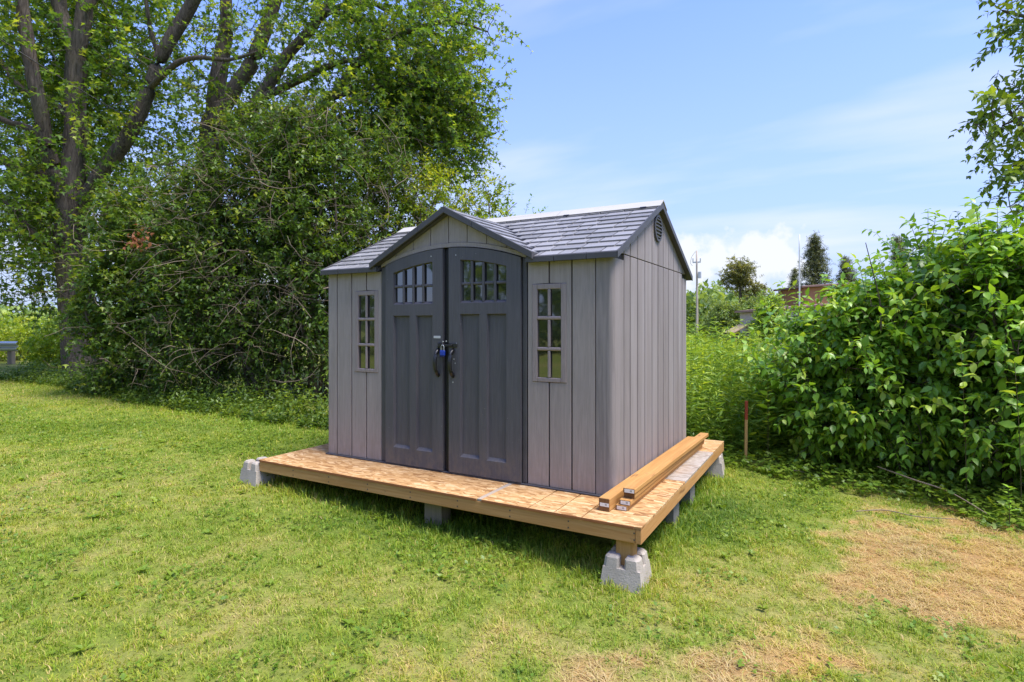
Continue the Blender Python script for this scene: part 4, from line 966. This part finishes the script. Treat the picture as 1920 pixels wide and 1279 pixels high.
rt = np.random.default_rng(31)
bt = P(2240, 800, 6.9); bt[2] = ground(bt[0], bt[1])-.05
lt = [(np.vstack([bt, pxpath([(2235, 560), (2210, 330), (2215, 100), (2190, -200), (2150, -500)], 6.9)]), [.15, .13, .115, .10, .08, .03]),
      lim([(2225, 430, 0), (2100, 370, -.2), (1990, 310, -.4), (1915, 240, -.5), (1870, 165, -.6)], [.06, .045, .03, .02, .008], 6.9),
      lim([(2215, 250, 0), (2090, 210, -.3), (1980, 200, -.4), (1880, 235, -.5)], [.05, .04, .025, .01], 6.9),
      lim([(2210, 100, 0), (2080, 60, -.2), (1960, 40, -.4), (1880, 20, -.5)], [.05, .04, .025, .01], 6.9),
      lim([(2200, -40, 0), (2080, -110, -.2), (1960, -120, -.4), (1860, -60, -.5)], [.05, .04, .025, .01], 6.9)]
def pxcloud(rng, n, x0, x1, y0, y1, da, db): return np.array([P(rng.uniform(x0, x1), rng.uniform(y0, y1), rng.uniform(da, db)) for _ in range(n)])
RT = [(1800, -400), (1835, -20), (1850, 25), (1880, 75), (1925, 95), (1930, 120), (1865, 150), (1850, 190), (1815, 245), (1850, 300), (1870, 330), (1885, 400), (1930, 430), (2600, 500), (2600, -400)]
tt_ = np.concatenate([pxcloud(rt, 130, 1830, 2250, -350, 75, 6., 7.6), pxcloud(rt, 210, 1800, 2250, 130, 430, 5.9, 7.6)])
tt_ = keep(tt_, RT, 3, rt)
plant('cherry_tree', 'tree at the right border whose drooping leafy branches enter the frame', 'tree', bt, lt, tt_, rt, L_RTREE, M_BARK, T_FOLD, nsh=3, K=6, size=.135, L=.36, sag=.35, out=P(2100, 100, 6.9), spread=.55, twig_r=.003, hang=.3, up=.1)

# ------------------------------------------------------------------ weeds, ground cover, grass
def stuff(name, V, T, A, mat, label, cat):
    o = link(name, npmesh(name, V, T, A), mat); return tag(o, label, cat, kind='stuff')
rw = np.random.default_rng(17)
def world_field(rng, n, px0, px1, d0, d1):
    dep = np.sqrt(rng.uniform(d0*d0, d1*d1, n)); px = rng.uniform(px0, px1, n)
    xy = CAM[:2]+dep[:, None]*(VIEW+((px-960)/F)[:, None]*RIGHT); return np.column_stack([xy, ground(xy[:, 0], xy[:, 1])])
s = world_field(rw, 640, 1262, 1560, 7.0, 10.5); s = s[(s[:, 1] > 3.0)]
H_ = rw.uniform(.8, 1.6, len(s))*(.75+.5*fbm(s[:, 0]*1.3, s[:, 1]*1.3, 3))
d = np.column_stack([rw.normal(0, .1, (len(s), 2)), np.ones(len(s))])
lv, sp = shoots(rw, s, d, H_, 14, .17, sag=0., v0=rw.uniform(.05, .9, len(s)), pairs=3, hang=.15, tmin=.08, taper=.45, flat=.4, open_=.9)
V, T, A = leaves(T_NARROW, *lv); V2, Q2 = tubes(sp, np.linspace(.004, .0015, 4)[None].repeat(len(sp), 0), 3)
T2 = np.concatenate([Q2[:, [0, 1, 2]], Q2[:, [0, 2, 3]]]); stuff('goldenrod_weeds', np.vstack([V, V2]), np.vstack([T, T2+len(V)]), np.concatenate([A, np.full(len(V2), .3)]), L_WEED, 'tall narrow leafed weeds between the shed and the thicket', 'weeds')
# unmown field beyond
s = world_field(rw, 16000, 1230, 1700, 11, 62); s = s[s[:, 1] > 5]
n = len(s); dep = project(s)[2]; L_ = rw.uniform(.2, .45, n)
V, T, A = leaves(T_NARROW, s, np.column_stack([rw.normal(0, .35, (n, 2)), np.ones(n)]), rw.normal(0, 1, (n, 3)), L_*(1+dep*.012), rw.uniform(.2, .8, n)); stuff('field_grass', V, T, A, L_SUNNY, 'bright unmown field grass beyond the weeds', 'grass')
# creeping plants along the edge of the thicket
hedgeR = lambda x: 2.99-(x-3.38)*.26
hedgeL = lambda x: 1.22+.022*(x+5.)**2
x = rw.uniform(3.0, 7.4, 9000); y = hedgeR(x)-.38+rw.uniform(0, 1, 9000)**1.1*1.5; e = fbm(x*2.2, y*2.2, 41)
kp = (y > hedgeR(x)-.28+.75*(e-.5)*1.6) & ~((x < 3.46) & (y < 2.72)); x, y = x[kp], y[kp]; n = len(x)
s = np.column_stack([x, y, ground(x, y)]); s[:, 2] += rw.uniform(.015, .12, n)*(.4+1.0*np.clip((y-hedgeR(x)+.35)/.5, 0, 1))*(.5+vnoise(x*4, y*4, 6))
V, T, A = leaves(T_TREFOIL, s, np.column_stack([rw.normal(0, 1, (n, 2)), rw.normal(-.1, .25, n)]), np.array([0, 0, 1.])+rw.normal(0, .32, (n, 3)), rw.uniform(.028, .062, n), rw.uniform(.1, .9, n))
stuff('ground_cover', V, T, A, L_COVER, 'low creeping leaves along the foot of the right thicket', 'ground cover')
x = np.concatenate([rw.uniform(-13, -1.3, 2300), rw.uniform(-1.6, 3.2, 900)]); y = hedgeL(np.maximum(x, -9.5))-.05+rw.uniform(0, 1, len(x))**1.2*1.2
bk = x > -1.5; y[bk] = 2.9+rw.uniform(0, 1.2, bk.sum()); e = fbm(x*1.4, y*1.4, 44); kp = y > hedgeL(np.maximum(x, -9.5))-.2+(e-.5)*.8
x, y = x[kp], y[kp]; s = np.column_stack([x, y, ground(x, y)]); n = len(x)
lv, sp = shoots(rw, s, np.column_stack([rw.normal(0, .3, (n, 2)), np.ones(n)]), rw.uniform(.05, .5, n)*(.16+1.0*np.clip((y-hedgeL(np.maximum(x, -9.5))+.2)/.6, 0, 1)), 5, .085, sag=.1, v0=np.clip(.75*fbm(x*2.1, y*2.1, 61)+rw.normal(0, .16, n), 0, 1), pairs=2, hang=.1, flat=.6)
V, T, A = leaves(T_FOLD, *lv); stuff('undergrowth', V, T, A, L_UNDER, 'leafy undergrowth along the foot of the left hedge', 'undergrowth')

def blocked(x, y):
    h = ((x < -1.2) & (y > hedgeL(np.maximum(x, -9.5))+.25)) | ((x > 3.4) & (y > hedgeR(x)+.1)) | ((x >= -1.2) & (x <= 3.4) & (y > 3.1))
    under = (x > PL+.35) & (x < PR-.4) & (y > PF+.45) & (y < PB-.3)
    return h | under
def edge_boost(x, y):                         # unmown, longer round the deck and along the hedge
    dx = np.maximum(np.maximum(PL-x, x-PR), 0); dy = np.maximum(np.maximum(PF-y, y-PB), 0); dd = np.hypot(dx, dy)
    h = np.clip((y-hedgeL(np.maximum(x, -9.5))+.5)/.6, 0, 1)*(x < -1)
    return 1+.95*np.exp(-(dd/.13)**2)+.9*h
gv, gt, ga, off = [], [], [], 0
for d0, dd1, dens, wd, ln, three in ((2.15, 4.6, 11500, .0041, .044, True), (4.6, 8.2, 5300, .0056, .044, True), (8.2, 15.5, 1900, .0085, .055, False)):
    n = int(dens*.98*(dd1**2-d0**2)); dep = np.sqrt(R.uniform(d0*d0, dd1*dd1, n)); lat = R.uniform(-1, 1, n)*(.95*dep+.25)
    xy = CAM[:2]+dep[:, None]*VIEW+lat[:, None]*RIGHT; x, y = xy.T; kp = ~blocked(x, y)
    x, y = x[kp], y[kp]; dr_ = dryness(x, y); clump = vnoise(x*16, y*16, 3)
    kp = R.uniform(0, 1, len(x)) < (.25+1.0*clump)*np.clip(1.25-.3*dr_, .4, 1); x, y, dr_, clump = x[kp], y[kp], dr_[kp], clump[kp]; n = len(x)
    z = ground(x, y)-.003; L_ = ln*R.uniform(.4, 1.35, n)*(.45+.95*clump)*edge_boost(x, y)*(1.05-.3*np.clip(dr_, 0, .55)+1.6*np.clip(dr_-.6, 0, .4))
    a = R.uniform(0, 6.283, n); lean = np.clip(R.normal(1.15, .6, n)+4.*np.clip(dr_-.55, 0, 1), .1, 4.)/np.sqrt(edge_boost(x, y))
    f = np.stack([np.cos(a), np.sin(a), 0*a], 1); s_ = np.stack([-np.sin(a+R.normal(0, .7, n)), np.cos(a), 0*a], 1)
    b = np.stack([x, y, z], 1); hh = np.stack([0*a, 0*a, np.ones(n)], 1); cs = 1/np.sqrt(1+lean**2)
    wv = wd*R.uniform(.6, 1.35, n)*(1+.3*(dep.mean() > 8))
    mid = b+(hh*.62*cs[:, None]+f*(.30*lean*cs)[:, None])*L_[:, None]; tip = b+(hh*(.80*cs)[:, None]+f*(1.0*lean*cs)[:, None]+hh*.04)*L_[:, None]
    v = np.clip(dr_+R.normal(0, .16, n)+(R.uniform(0, 1, n) < .11)*R.uniform(.2, .55, n), 0, 1); w2 = s_*wv[:, None]*.5
    if three:
        V = np.stack([b-w2, b+w2, mid-w2*.85, mid+w2*.85, tip], 1).reshape(-1, 3); T = np.array([(0, 1, 3), (0, 3, 2), (2, 3, 4)])[None]+(np.arange(n)*5)[:, None, None]; m = 5
    else:
        V = np.stack([b-w2, b+w2, tip], 1).reshape(-1, 3); T = np.array([(0, 1, 2)])[None]+(np.arange(n)*3)[:, None, None]; m = 3
    gv.append(V); gt.append(T.reshape(-1, 3)+off); ga.append(np.repeat(v, m)); off += len(V)
stuff('lawn_grass', np.vstack(gv), np.vstack(gt), np.concatenate(ga), L_GRASS, 'mown lawn with dry straw coloured patches', 'grass')
# clover and other small broad leaves in the lawn
dep = np.sqrt(R.uniform(4.8, 100, 60000)); lat = R.uniform(-1, 1, 60000)*(.95*dep+.2); xy = CAM[:2]+dep[:, None]*VIEW+lat[:, None]*RIGHT; x, y = xy.T
kp = ~blocked(x, y) & (fbm(x*2.6, y*2.6, 77) > .53+.35*np.clip(dryness(x, y)-.35, 0, 1)); x, y = x[kp][:26000], y[kp][:26000]; n = len(x)
s = np.column_stack([x, y, ground(x, y)+R.uniform(.012, .04, n)*edge_boost(x, y)])
V, T, A = leaves(T_TREFOIL, s, np.column_stack([R.normal(0, 1, (n, 2)), R.normal(0, .25, n)]), np.array([0, 0, 1.])+R.normal(0, .35, (n, 3)), R.uniform(.014, .034, n), R.uniform(.2, 1, n))
stuff('lawn_clover', V, T, A, L_COVER, 'clover and small broad leaves scattered through the lawn', 'clover')

# broad leafed rosettes, plantain and dandelion
k = 330; dep = np.sqrt(R.uniform(5.5, 80, k)); lat = R.uniform(-1, 1, k)*(.95*dep); xy = CAM[:2]+dep[:, None]*VIEW+lat[:, None]*RIGHT; x, y = xy.T
kp = ~blocked(x, y) & (dryness(x, y) < .5); x, y = np.repeat(x[kp], 8), np.repeat(y[kp], 8); n = len(x); a = R.uniform(0, 6.283, n); q = np.repeat(R.uniform(.025, .06, n//8), 8)
V, T, A = leaves(T_FOLD, np.column_stack([x, y, ground(x, y)+.012]), np.column_stack([np.cos(a), np.sin(a), R.uniform(.1, .8, n)]), np.array([0, 0, 1.])+R.normal(0, .25, (n, 3)), q*R.uniform(.7, 1.2, n), R.uniform(.5, 1., n))
stuff('lawn_weeds', V, T, A, L_COVER, 'broad leafed weeds dotted through the lawn', 'weeds')

# ------------------------------------------------------------------ stake and fallen sticks
g0 = G(1398, 868); tp = P(1398, 752, float((g0[:2]-CAM[:2])@VIEW))
stake = thing('survey_stake', 'thin wooden stake with red painted top beside the deck', 'stake', tuple(g0)); stake.rotation_euler = (.0, .012, .4)
hs_ = float(tp[2]-g0[2])
box('shaft', (-.016, -.012, -.06), (.016, .012, hs_-.22), m_lumber('stake pine', (.46, .26, .09), (.56, .34, .13), axis=2), stake, .002)
box('painted_top', (-.0163, -.0123, hs_-.2198), (.0163, .0123, hs_), Mat('red marking paint', .7).color((.30, .05, .02)).m, stake, .002)
def stick(pts, r, label, mat=M_DEADTWIG):
    p = np.array(pts); o = tube('fallen_stick', p-p[0], r, mat, None, 6, 22); o.location = p[0]
    return tag(o, label, 'stick', 'dead sticks by the thicket')
stick([G(1645, 915)+[0, 0, .22], G(1712, 940)+[0, 0, .21], G(1780, 955)+[0, 0, .16], G(1850, 985)+[0, 0, .10]], [.006, .008, .007, .004], 'long bare stick leaning out of the thicket above the ground cover')
stick([G(1605, 966)+[0, 0, .035], G(1660, 964)+[0, 0, .035], G(1720, 975)+[0, 0, .03], G(1795, 980)+[0, 0, .03]], [.004, .005, .004, .003], 'thin pale stick lying on the dry grass edge')
stick([G(1470, 888)+[0, 0, .05], G(1490, 890)+[0, 0, .045], G(1508, 893)+[0, 0, .04]], [.006, .007, .005], 'short stick lying in leaves near the stake')

# ------------------------------------------------------------------ far things: pole, buildings, trees, wood
rf = np.random.default_rng(44)
def base_at(px, dep):
    p = P(px, 700, dep); p[2] = ground(p[0], p[1]); return p
pb_ = base_at(1307, 72); top = P(1303, 470, 72)
pole = thing('utility_pole', 'tall pale wooden utility pole standing beyond the field', 'utility pole', tuple(pb_)); H = top[2]-pb_[2]
M_POLE = m_lumber('bleached pole wood', (.40, .33, .27), (.55, .48, .41), axis=2)
tube('pole_shaft', [(0, 0, 0), (0, 0, H*.4), (-.05, 0, H)], [.16, .14, .10], M_POLE, pole, 10, 6)
box('insulator_bracket', (-.55, -.05, H*.86), (.45, .05, H*.875), M_STEEL, pole, .01)
for x in (-.5, .4): tube('insulator', [(x, 0, H*.875), (x, 0, H*.92)], [.05, .07, .04], M_STEEL, pole, 8, 5)
bm = bmesh.new(); bmesh.ops.create_cone(bm, segments=14, radius1=.2, radius2=.2, depth=.8, cap_ends=True, matrix=Matrix.Translation((.32, 0, H*.72))); bmobj('transformer', bm, M_STEEL, pole)
tube('wire_loop', [(-.2, 0, H*.99), (-.65, 0, H*.93), (-.8, 0, H*.86), (-.55, 0, H*.83)], .02, M_BLACK, pole, 5, 16)
def cable(a, b, sagm, r, label):
    u = np.linspace(0, 1, 24)[:, None]; p = a*(1-u)+b*u; p[:, 2] -= sagm*4*(u*(1-u))[:, 0]
    o = tube('cable', p-p[0], r, M_BLACK, None, 5); o.location = p[0]; return tag(o, label, 'cable')
cable(pb_+[0, 0, H*.62], P(1452, 552, 50), .5, .022, 'thin service wire running from the utility pole to the far house')
cable(P(-260, -110, 11.5), P(392, 300, 13.9), .25, .012, 'dark overhead cable slanting down across the maple stems')
M_SIDING = Mat('faded pink siding', .7); M_SIDING.color(M_SIDING.mix(M_SIDING.noise((1, 1, 9), 1., 4), (.36, .29, .28), (.44, .37, .36))); M_SIDING = M_SIDING.m
M_ROOFR = Mat('red brown sheet roof', .6); M_ROOFR.color(M_ROOFR.mix(M_ROOFR.noise((6, 6, 1), 1., 4), (.16, .085, .075), (.25, .14, .12))); M_ROOFR = M_ROOFR.m
M_BROWN = Mat('rusty brown cladding', .7); M_BROWN.color(M_BROWN.mix(M_BROWN.noise((5, 5, .4), 1., 4), (.30, .12, .06), (.42, .19, .10))); M_BROWN = M_BROWN.m
M_WHITE = Mat('white paint', .5).color((.58, .59, .60)).m
def far_house(px, dep, name, label, wd, dp, h0, h1, wall, roof, wins, rot=TH):
    b = base_at(px, dep); t = thing(name, label, 'building', tuple(b)); t.rotation_euler.z = rot
    poly('wall', [(0, 0), (wd, 0), (wd, h1-.12), (0, h0-.12)], FR, 0, dp, wall, t, 0)
    poly('roof', [(-.35, h0-.115), (wd+.35, h1-.1), (wd+.35, h1+.08), (-.35, h0+.06)], FR, -.4, dp+.3, roof, t, .02)
    for x, z, w_, h_ in wins:
        f = box('window', (x, -.06, z), (x+w_, -.002, z+h_), M_WHITE, t, .01); box('pane', (x+.08, -.075, z+.08), (x+w_-.08, -.062, z+h_-.08), M_GLASS, f, 0)
    return t
far_house(1436, 44, 'far_house', 'pale pinkish house with low red brown roof behind the thicket', 5.2, 5, 3.0, 3.5, M_SIDING, M_ROOFR, ((.5, 1.3, .9, 1.1), (2.6, 1.3, .9, 1.1)))
bh = far_house(1507, 52, 'brown_building', 'rust brown clad building with one white panel above the thicket', 5.6, 5, 5.45, 5.85, M_BROWN, M_ROOFR, ())
box('white_panel', (3.3, -.05, 4.5), (4.5, -.003, 5.35), M_WHITE, bh, .01)
b = base_at(1378, 46); sheltr = thing('wooden_shelter', 'small open wooden lean-to shelter at the field edge', 'shelter', tuple(b)); sheltr.rotation_euler.z = TH
M_TAN = m_lumber('tan shelter wood', (.34, .24, .13), (.46, .34, .2), axis=2)
for x in (0, 2.0):
    for y in (0, 1.6): box('post', (x, y, 0), (x+.12, y+.12, 1.1+(.35 if x else 0)), M_TAN, sheltr, .01)
poly('roof', [(-.15, 1.08), (1.1, 1.75), (2.35, 1.62), (2.35, 1.70), (1.1, 1.85), (-.15, 1.17)], FR, -.2, 1.9, M_TAN, sheltr, 0)
box('back_panel', (.13, 1.66, .1), (1.98, 1.70, 1.1), M_TAN, sheltr, 0)
b = base_at(1392, 40); binn = thing('wheeled_bin', 'black wheeled rubbish bin in front of the wooden shelter', 'bin', tuple(b)); binn.rotation_euler.z = TH+.2
bm = bmesh.new(); v0 = add_box(bm, (-.3, -.3, .08), (.3, .3, .98), .02)
for v in bm.verts:
    k = .82+.18*v.co.z; v.co.x *= k; v.co.y *= k
bmobj('body', bm, M_BLACK, binn); box('lid', (-.35, -.36, .985), (.35, .34, 1.05), M_BLACK, binn, .02)
for x in (-.27, .27): 
    bm = bmesh.new(); bmesh.ops.create_cone(bm, segments=14, radius1=.11, radius2=.11, depth=.05, cap_ends=True, matrix=Matrix.Translation((x, .27, .11))@Matrix.Rotation(math.pi/2, 4, 'Y')); bmobj('wheel', bm, M_BLACK, binn)
b = base_at(1499, 48); wp = tube('white_mast', np.array([(0, 0, 0), (0, 0, 4.), (0, 0, P(1499, 440, 48)[2]-b[2])]), [.07, .06, .045], M_WHITE, None, 8, 8); wp.location = b
tag(wp, 'slim white mast standing behind the thicket left of the brown building', 'mast')

def far_tree(name, label, px, dep, top, rng, lmat, crown, n, size, nsh=3, L=.9, trunk_r=.16, K=5, tmpl=T_FOLD, lean=0, cat='tree', sag=.2, up=.3):
    b = base_at(px, dep); tz = P(px, top, dep)[2]; H = tz-b[2]
    st = [(np.array([b, b+[lean*.3, 0, H*.4], b+[lean*.7, 0, H*.75], b+[lean, 0, H*.97]]), [trunk_r, trunk_r*.8, trunk_r*.5, trunk_r*.12])]
    t = np.concatenate([ball(rng, int(n*f), b+np.array([RIGHT[0]*cx*H, RIGHT[1]*cx*H, cz_*H]), np.array(r_)*H) for f, cx, cz_, r_ in crown]); t = t[(t[:, 2] > b[2]+.3) & (t[:, 2] < tz-.1)]
    return plant(name, label, cat, b, st, t, rng, lmat, M_BARK, tmpl, nsh, K, size, L, sag, 0., b+[0, 0, H*.5], .012, None, 'crown', 'trunk', 6, up, step=.8)
far_tree('ash_tree', 'lone open crowned tree rising above the far wood beside the pole', 1388, 58, 478, rf, L_ASH, [(.55, -.02, .80, (.22, .2, .18)), (.3, .10, .58, (.26, .2, .14)), (.15, -.12, .70, (.14, .12, .1))], 260, .26, 4, .6, .2)
far_tree('willow_tree', 'rounded olive green tree below the lone open crowned tree', 1362, 55, 562, rf, L_FAR, [(1., 0, .5, (.55, .5, .5))], 160, .3, 5, .8)
far_tree('willow_tree', 'darker rounded tree between the lone tree and the far house', 1418, 56, 552, rf, L_FAR, [(1., 0, .5, (.42, .4, .5))], 160, .3, 5, .8)
far_tree('broadleaf_tree', 'fresh green tree just left of the far house roof', 1440, 41, 556, rf, L_WEED, [(1., 0, .55, (.30, .3, .48))], 150, .28, 5, .8)
def conifer(label, px, dep, top, rng, wid=.2, n=170, mat=L_SPRUCE, irregular=.25):
    b = base_at(px, dep); H = P(px, top, dep)[2]-b[2]
    u = rng.uniform(.12, 1, n)**.85; a = rng.uniform(0, 6.28, n); r = wid*H*(1-u)**.8*(1+rng.normal(0, irregular, n))*rng.uniform(.45, 1, n)+.02
    t = np.column_stack([b[0]+r*np.cos(a), b[1]+r*np.sin(a), b[2]+u*H-.12*r])
    st = [(np.array([b, b+[0, 0, H*.4], b+[0, 0, H*.8], b+[0, 0, H]]), [.17, .12, .05, .01])]
    return plant('spruce_tree', label, 'tree', b, st, t, rng, mat, M_BARK, T_NARROW, 5, 6, .34, .7, .25, 0., b+[0, 0, H*.4], .012, 'far spruces', 'crown', 'trunk', 6, .1, step=.6)
conifer('tall ragged spruce between the white mast and the brown building', 1528, 62, 440, rf, .27, 330, L_SPRUCE, .5)
conifer('short spruce right of the brown building top', 1586, 64, 484, rf, .28, 190, L_SPRUCE, .45)
conifer('dark narrow spruce above the thicket, twin top left', 1682, 60, 442, rf, .09, 150)
conifer('dark narrow spruce above the thicket, twin top right', 1691, 61, 445, rf, .09, 130)
conifer('faint spruce behind the tall ragged one', 1490, 80, 505, rf, .22, 130)
# the far wood: one mass
def wood_mass(rng, n, px0, px1, d0, d1, topf, size, name, label):
    px = rng.uniform(px0, px1, n); dep = rng.uniform(d0, d1, n); xy = CAM[:2]+dep[:, None]*(VIEW+((px-960)/F)[:, None]*RIGHT); gz = ground(*xy.T)
    tz = CAM[2]+dep*(HY-topf(px))/F; lump = .72+.4*vnoise(px/17., dep*.13, 3); z = gz+(tz-gz)*lump*rng.uniform(.0, 1, n)**.7
    s = np.column_stack([xy, z]); 
    V, T, A = leaves(T_FOLD, s, rng.normal(0, 1, (n, 3))+[0, 0, -.2], np.array([0, 0, 1.])+rng.normal(0, .6, (n, 3)), size*rng.uniform(.6, 1.3, n), np.clip(.5+.5*(vnoise(px/23., dep*.2, 8)-.5)*1.6+rng.normal(0, .16, n), 0, 1))
    return stuff(name, V, T, A, L_FAR, label, 'woodland')
wood_mass(rf, 24000, 1150, 2150, 78, 112, lambda p: np.interp(p, [1150, 1290, 1330, 1380, 1440, 1520, 1700, 2150], [560, 540, 532, 545, 548, 560, 565, 560]), 1.1, 'far_wood', 'far line of mixed woodland beyond the field')
wood_mass(rf, 9000, -700, 1150, 85, 110, lambda p: 0*p+572, 1.3, 'far_wood', 'far woodland glimpsed low through the left hedge')
# trees behind the photographer, which the window panes mirror
def rear_wood(rng, n):
    a = np.radians(rng.uniform(-80, 80, n)); kp = ~((np.degrees(a) > 36.8) & (np.degrees(a) < 42.0)); a = a[kp]; n = len(a); r = rng.uniform(24, 32, n)  # gap shaped into the unseen wood so the left door panes mirror sky
    x = 1.5-np.sin(a)*r; y = -np.cos(a)*r; z = ground(x, y)+rng.uniform(0, 1, n)**.8*(6.5+3*vnoise(a*9, r*.2, 2))
    s = np.column_stack([x, y, z]); V, T, A = leaves(T_FOLD, s, rng.normal(0, 1, (n, 3)), np.array([0, 0, 1.])+rng.normal(0, .6, (n, 3)), rng.uniform(.5, 1., n), rng.uniform(.1, .8, n))
    return stuff('rear_wood', V, T, A, L_FAR, 'woodland behind the viewer mirrored in the shed windows', 'woodland')
rear_wood(rf, 16000)

# ------------------------------------------------------------------ guard rail at the left edge
ga_, gb_ = P(-420, 648, 18.6), P(34, 648, 18.0); ax = unit((gb_-ga_)*[1, 1, 0]); Lr = float(np.linalg.norm((gb_-ga_)[:2]))
rail = thing('guard_rail', 'grey corrugated steel guard rail end at the left edge', 'guard rail', (float(ga_[0]), float(ga_[1]), float(ground(ga_[0], ga_[1])))); rail.rotation_euler.z = math.atan2(ax[1], ax[0])
zc0 = float(ga_[2]-ground(ga_[0], ga_[1]))
prof = [(0, -.155), (-.02, -.15), (-.08, -.10), (-.08, -.06), (0, -.02), (0, .02), (-.08, .06), (-.08, .10), (-.02, .15), (0, .155), (.006, .155), (-.07, .098), (-.07, .062), (.012, .02), (.012, -.02), (-.07, -.062), (-.07, -.098), (.006, -.155)]
poly('rail_beam', [(y, z+zc0) for y, z in prof], SD, 0, Lr, M_STEEL, rail, 0)
for k in range(4):
    x = .4+k*(Lr-.8)/3; zz = float(ground(*(ga_[:2]+ax[:2]*x))-ground(ga_[0], ga_[1]))
    box('post', (x, .02, zz-.1), (x+.15, .17, zc0+.14), M_OLDWOOD, rail, .01)
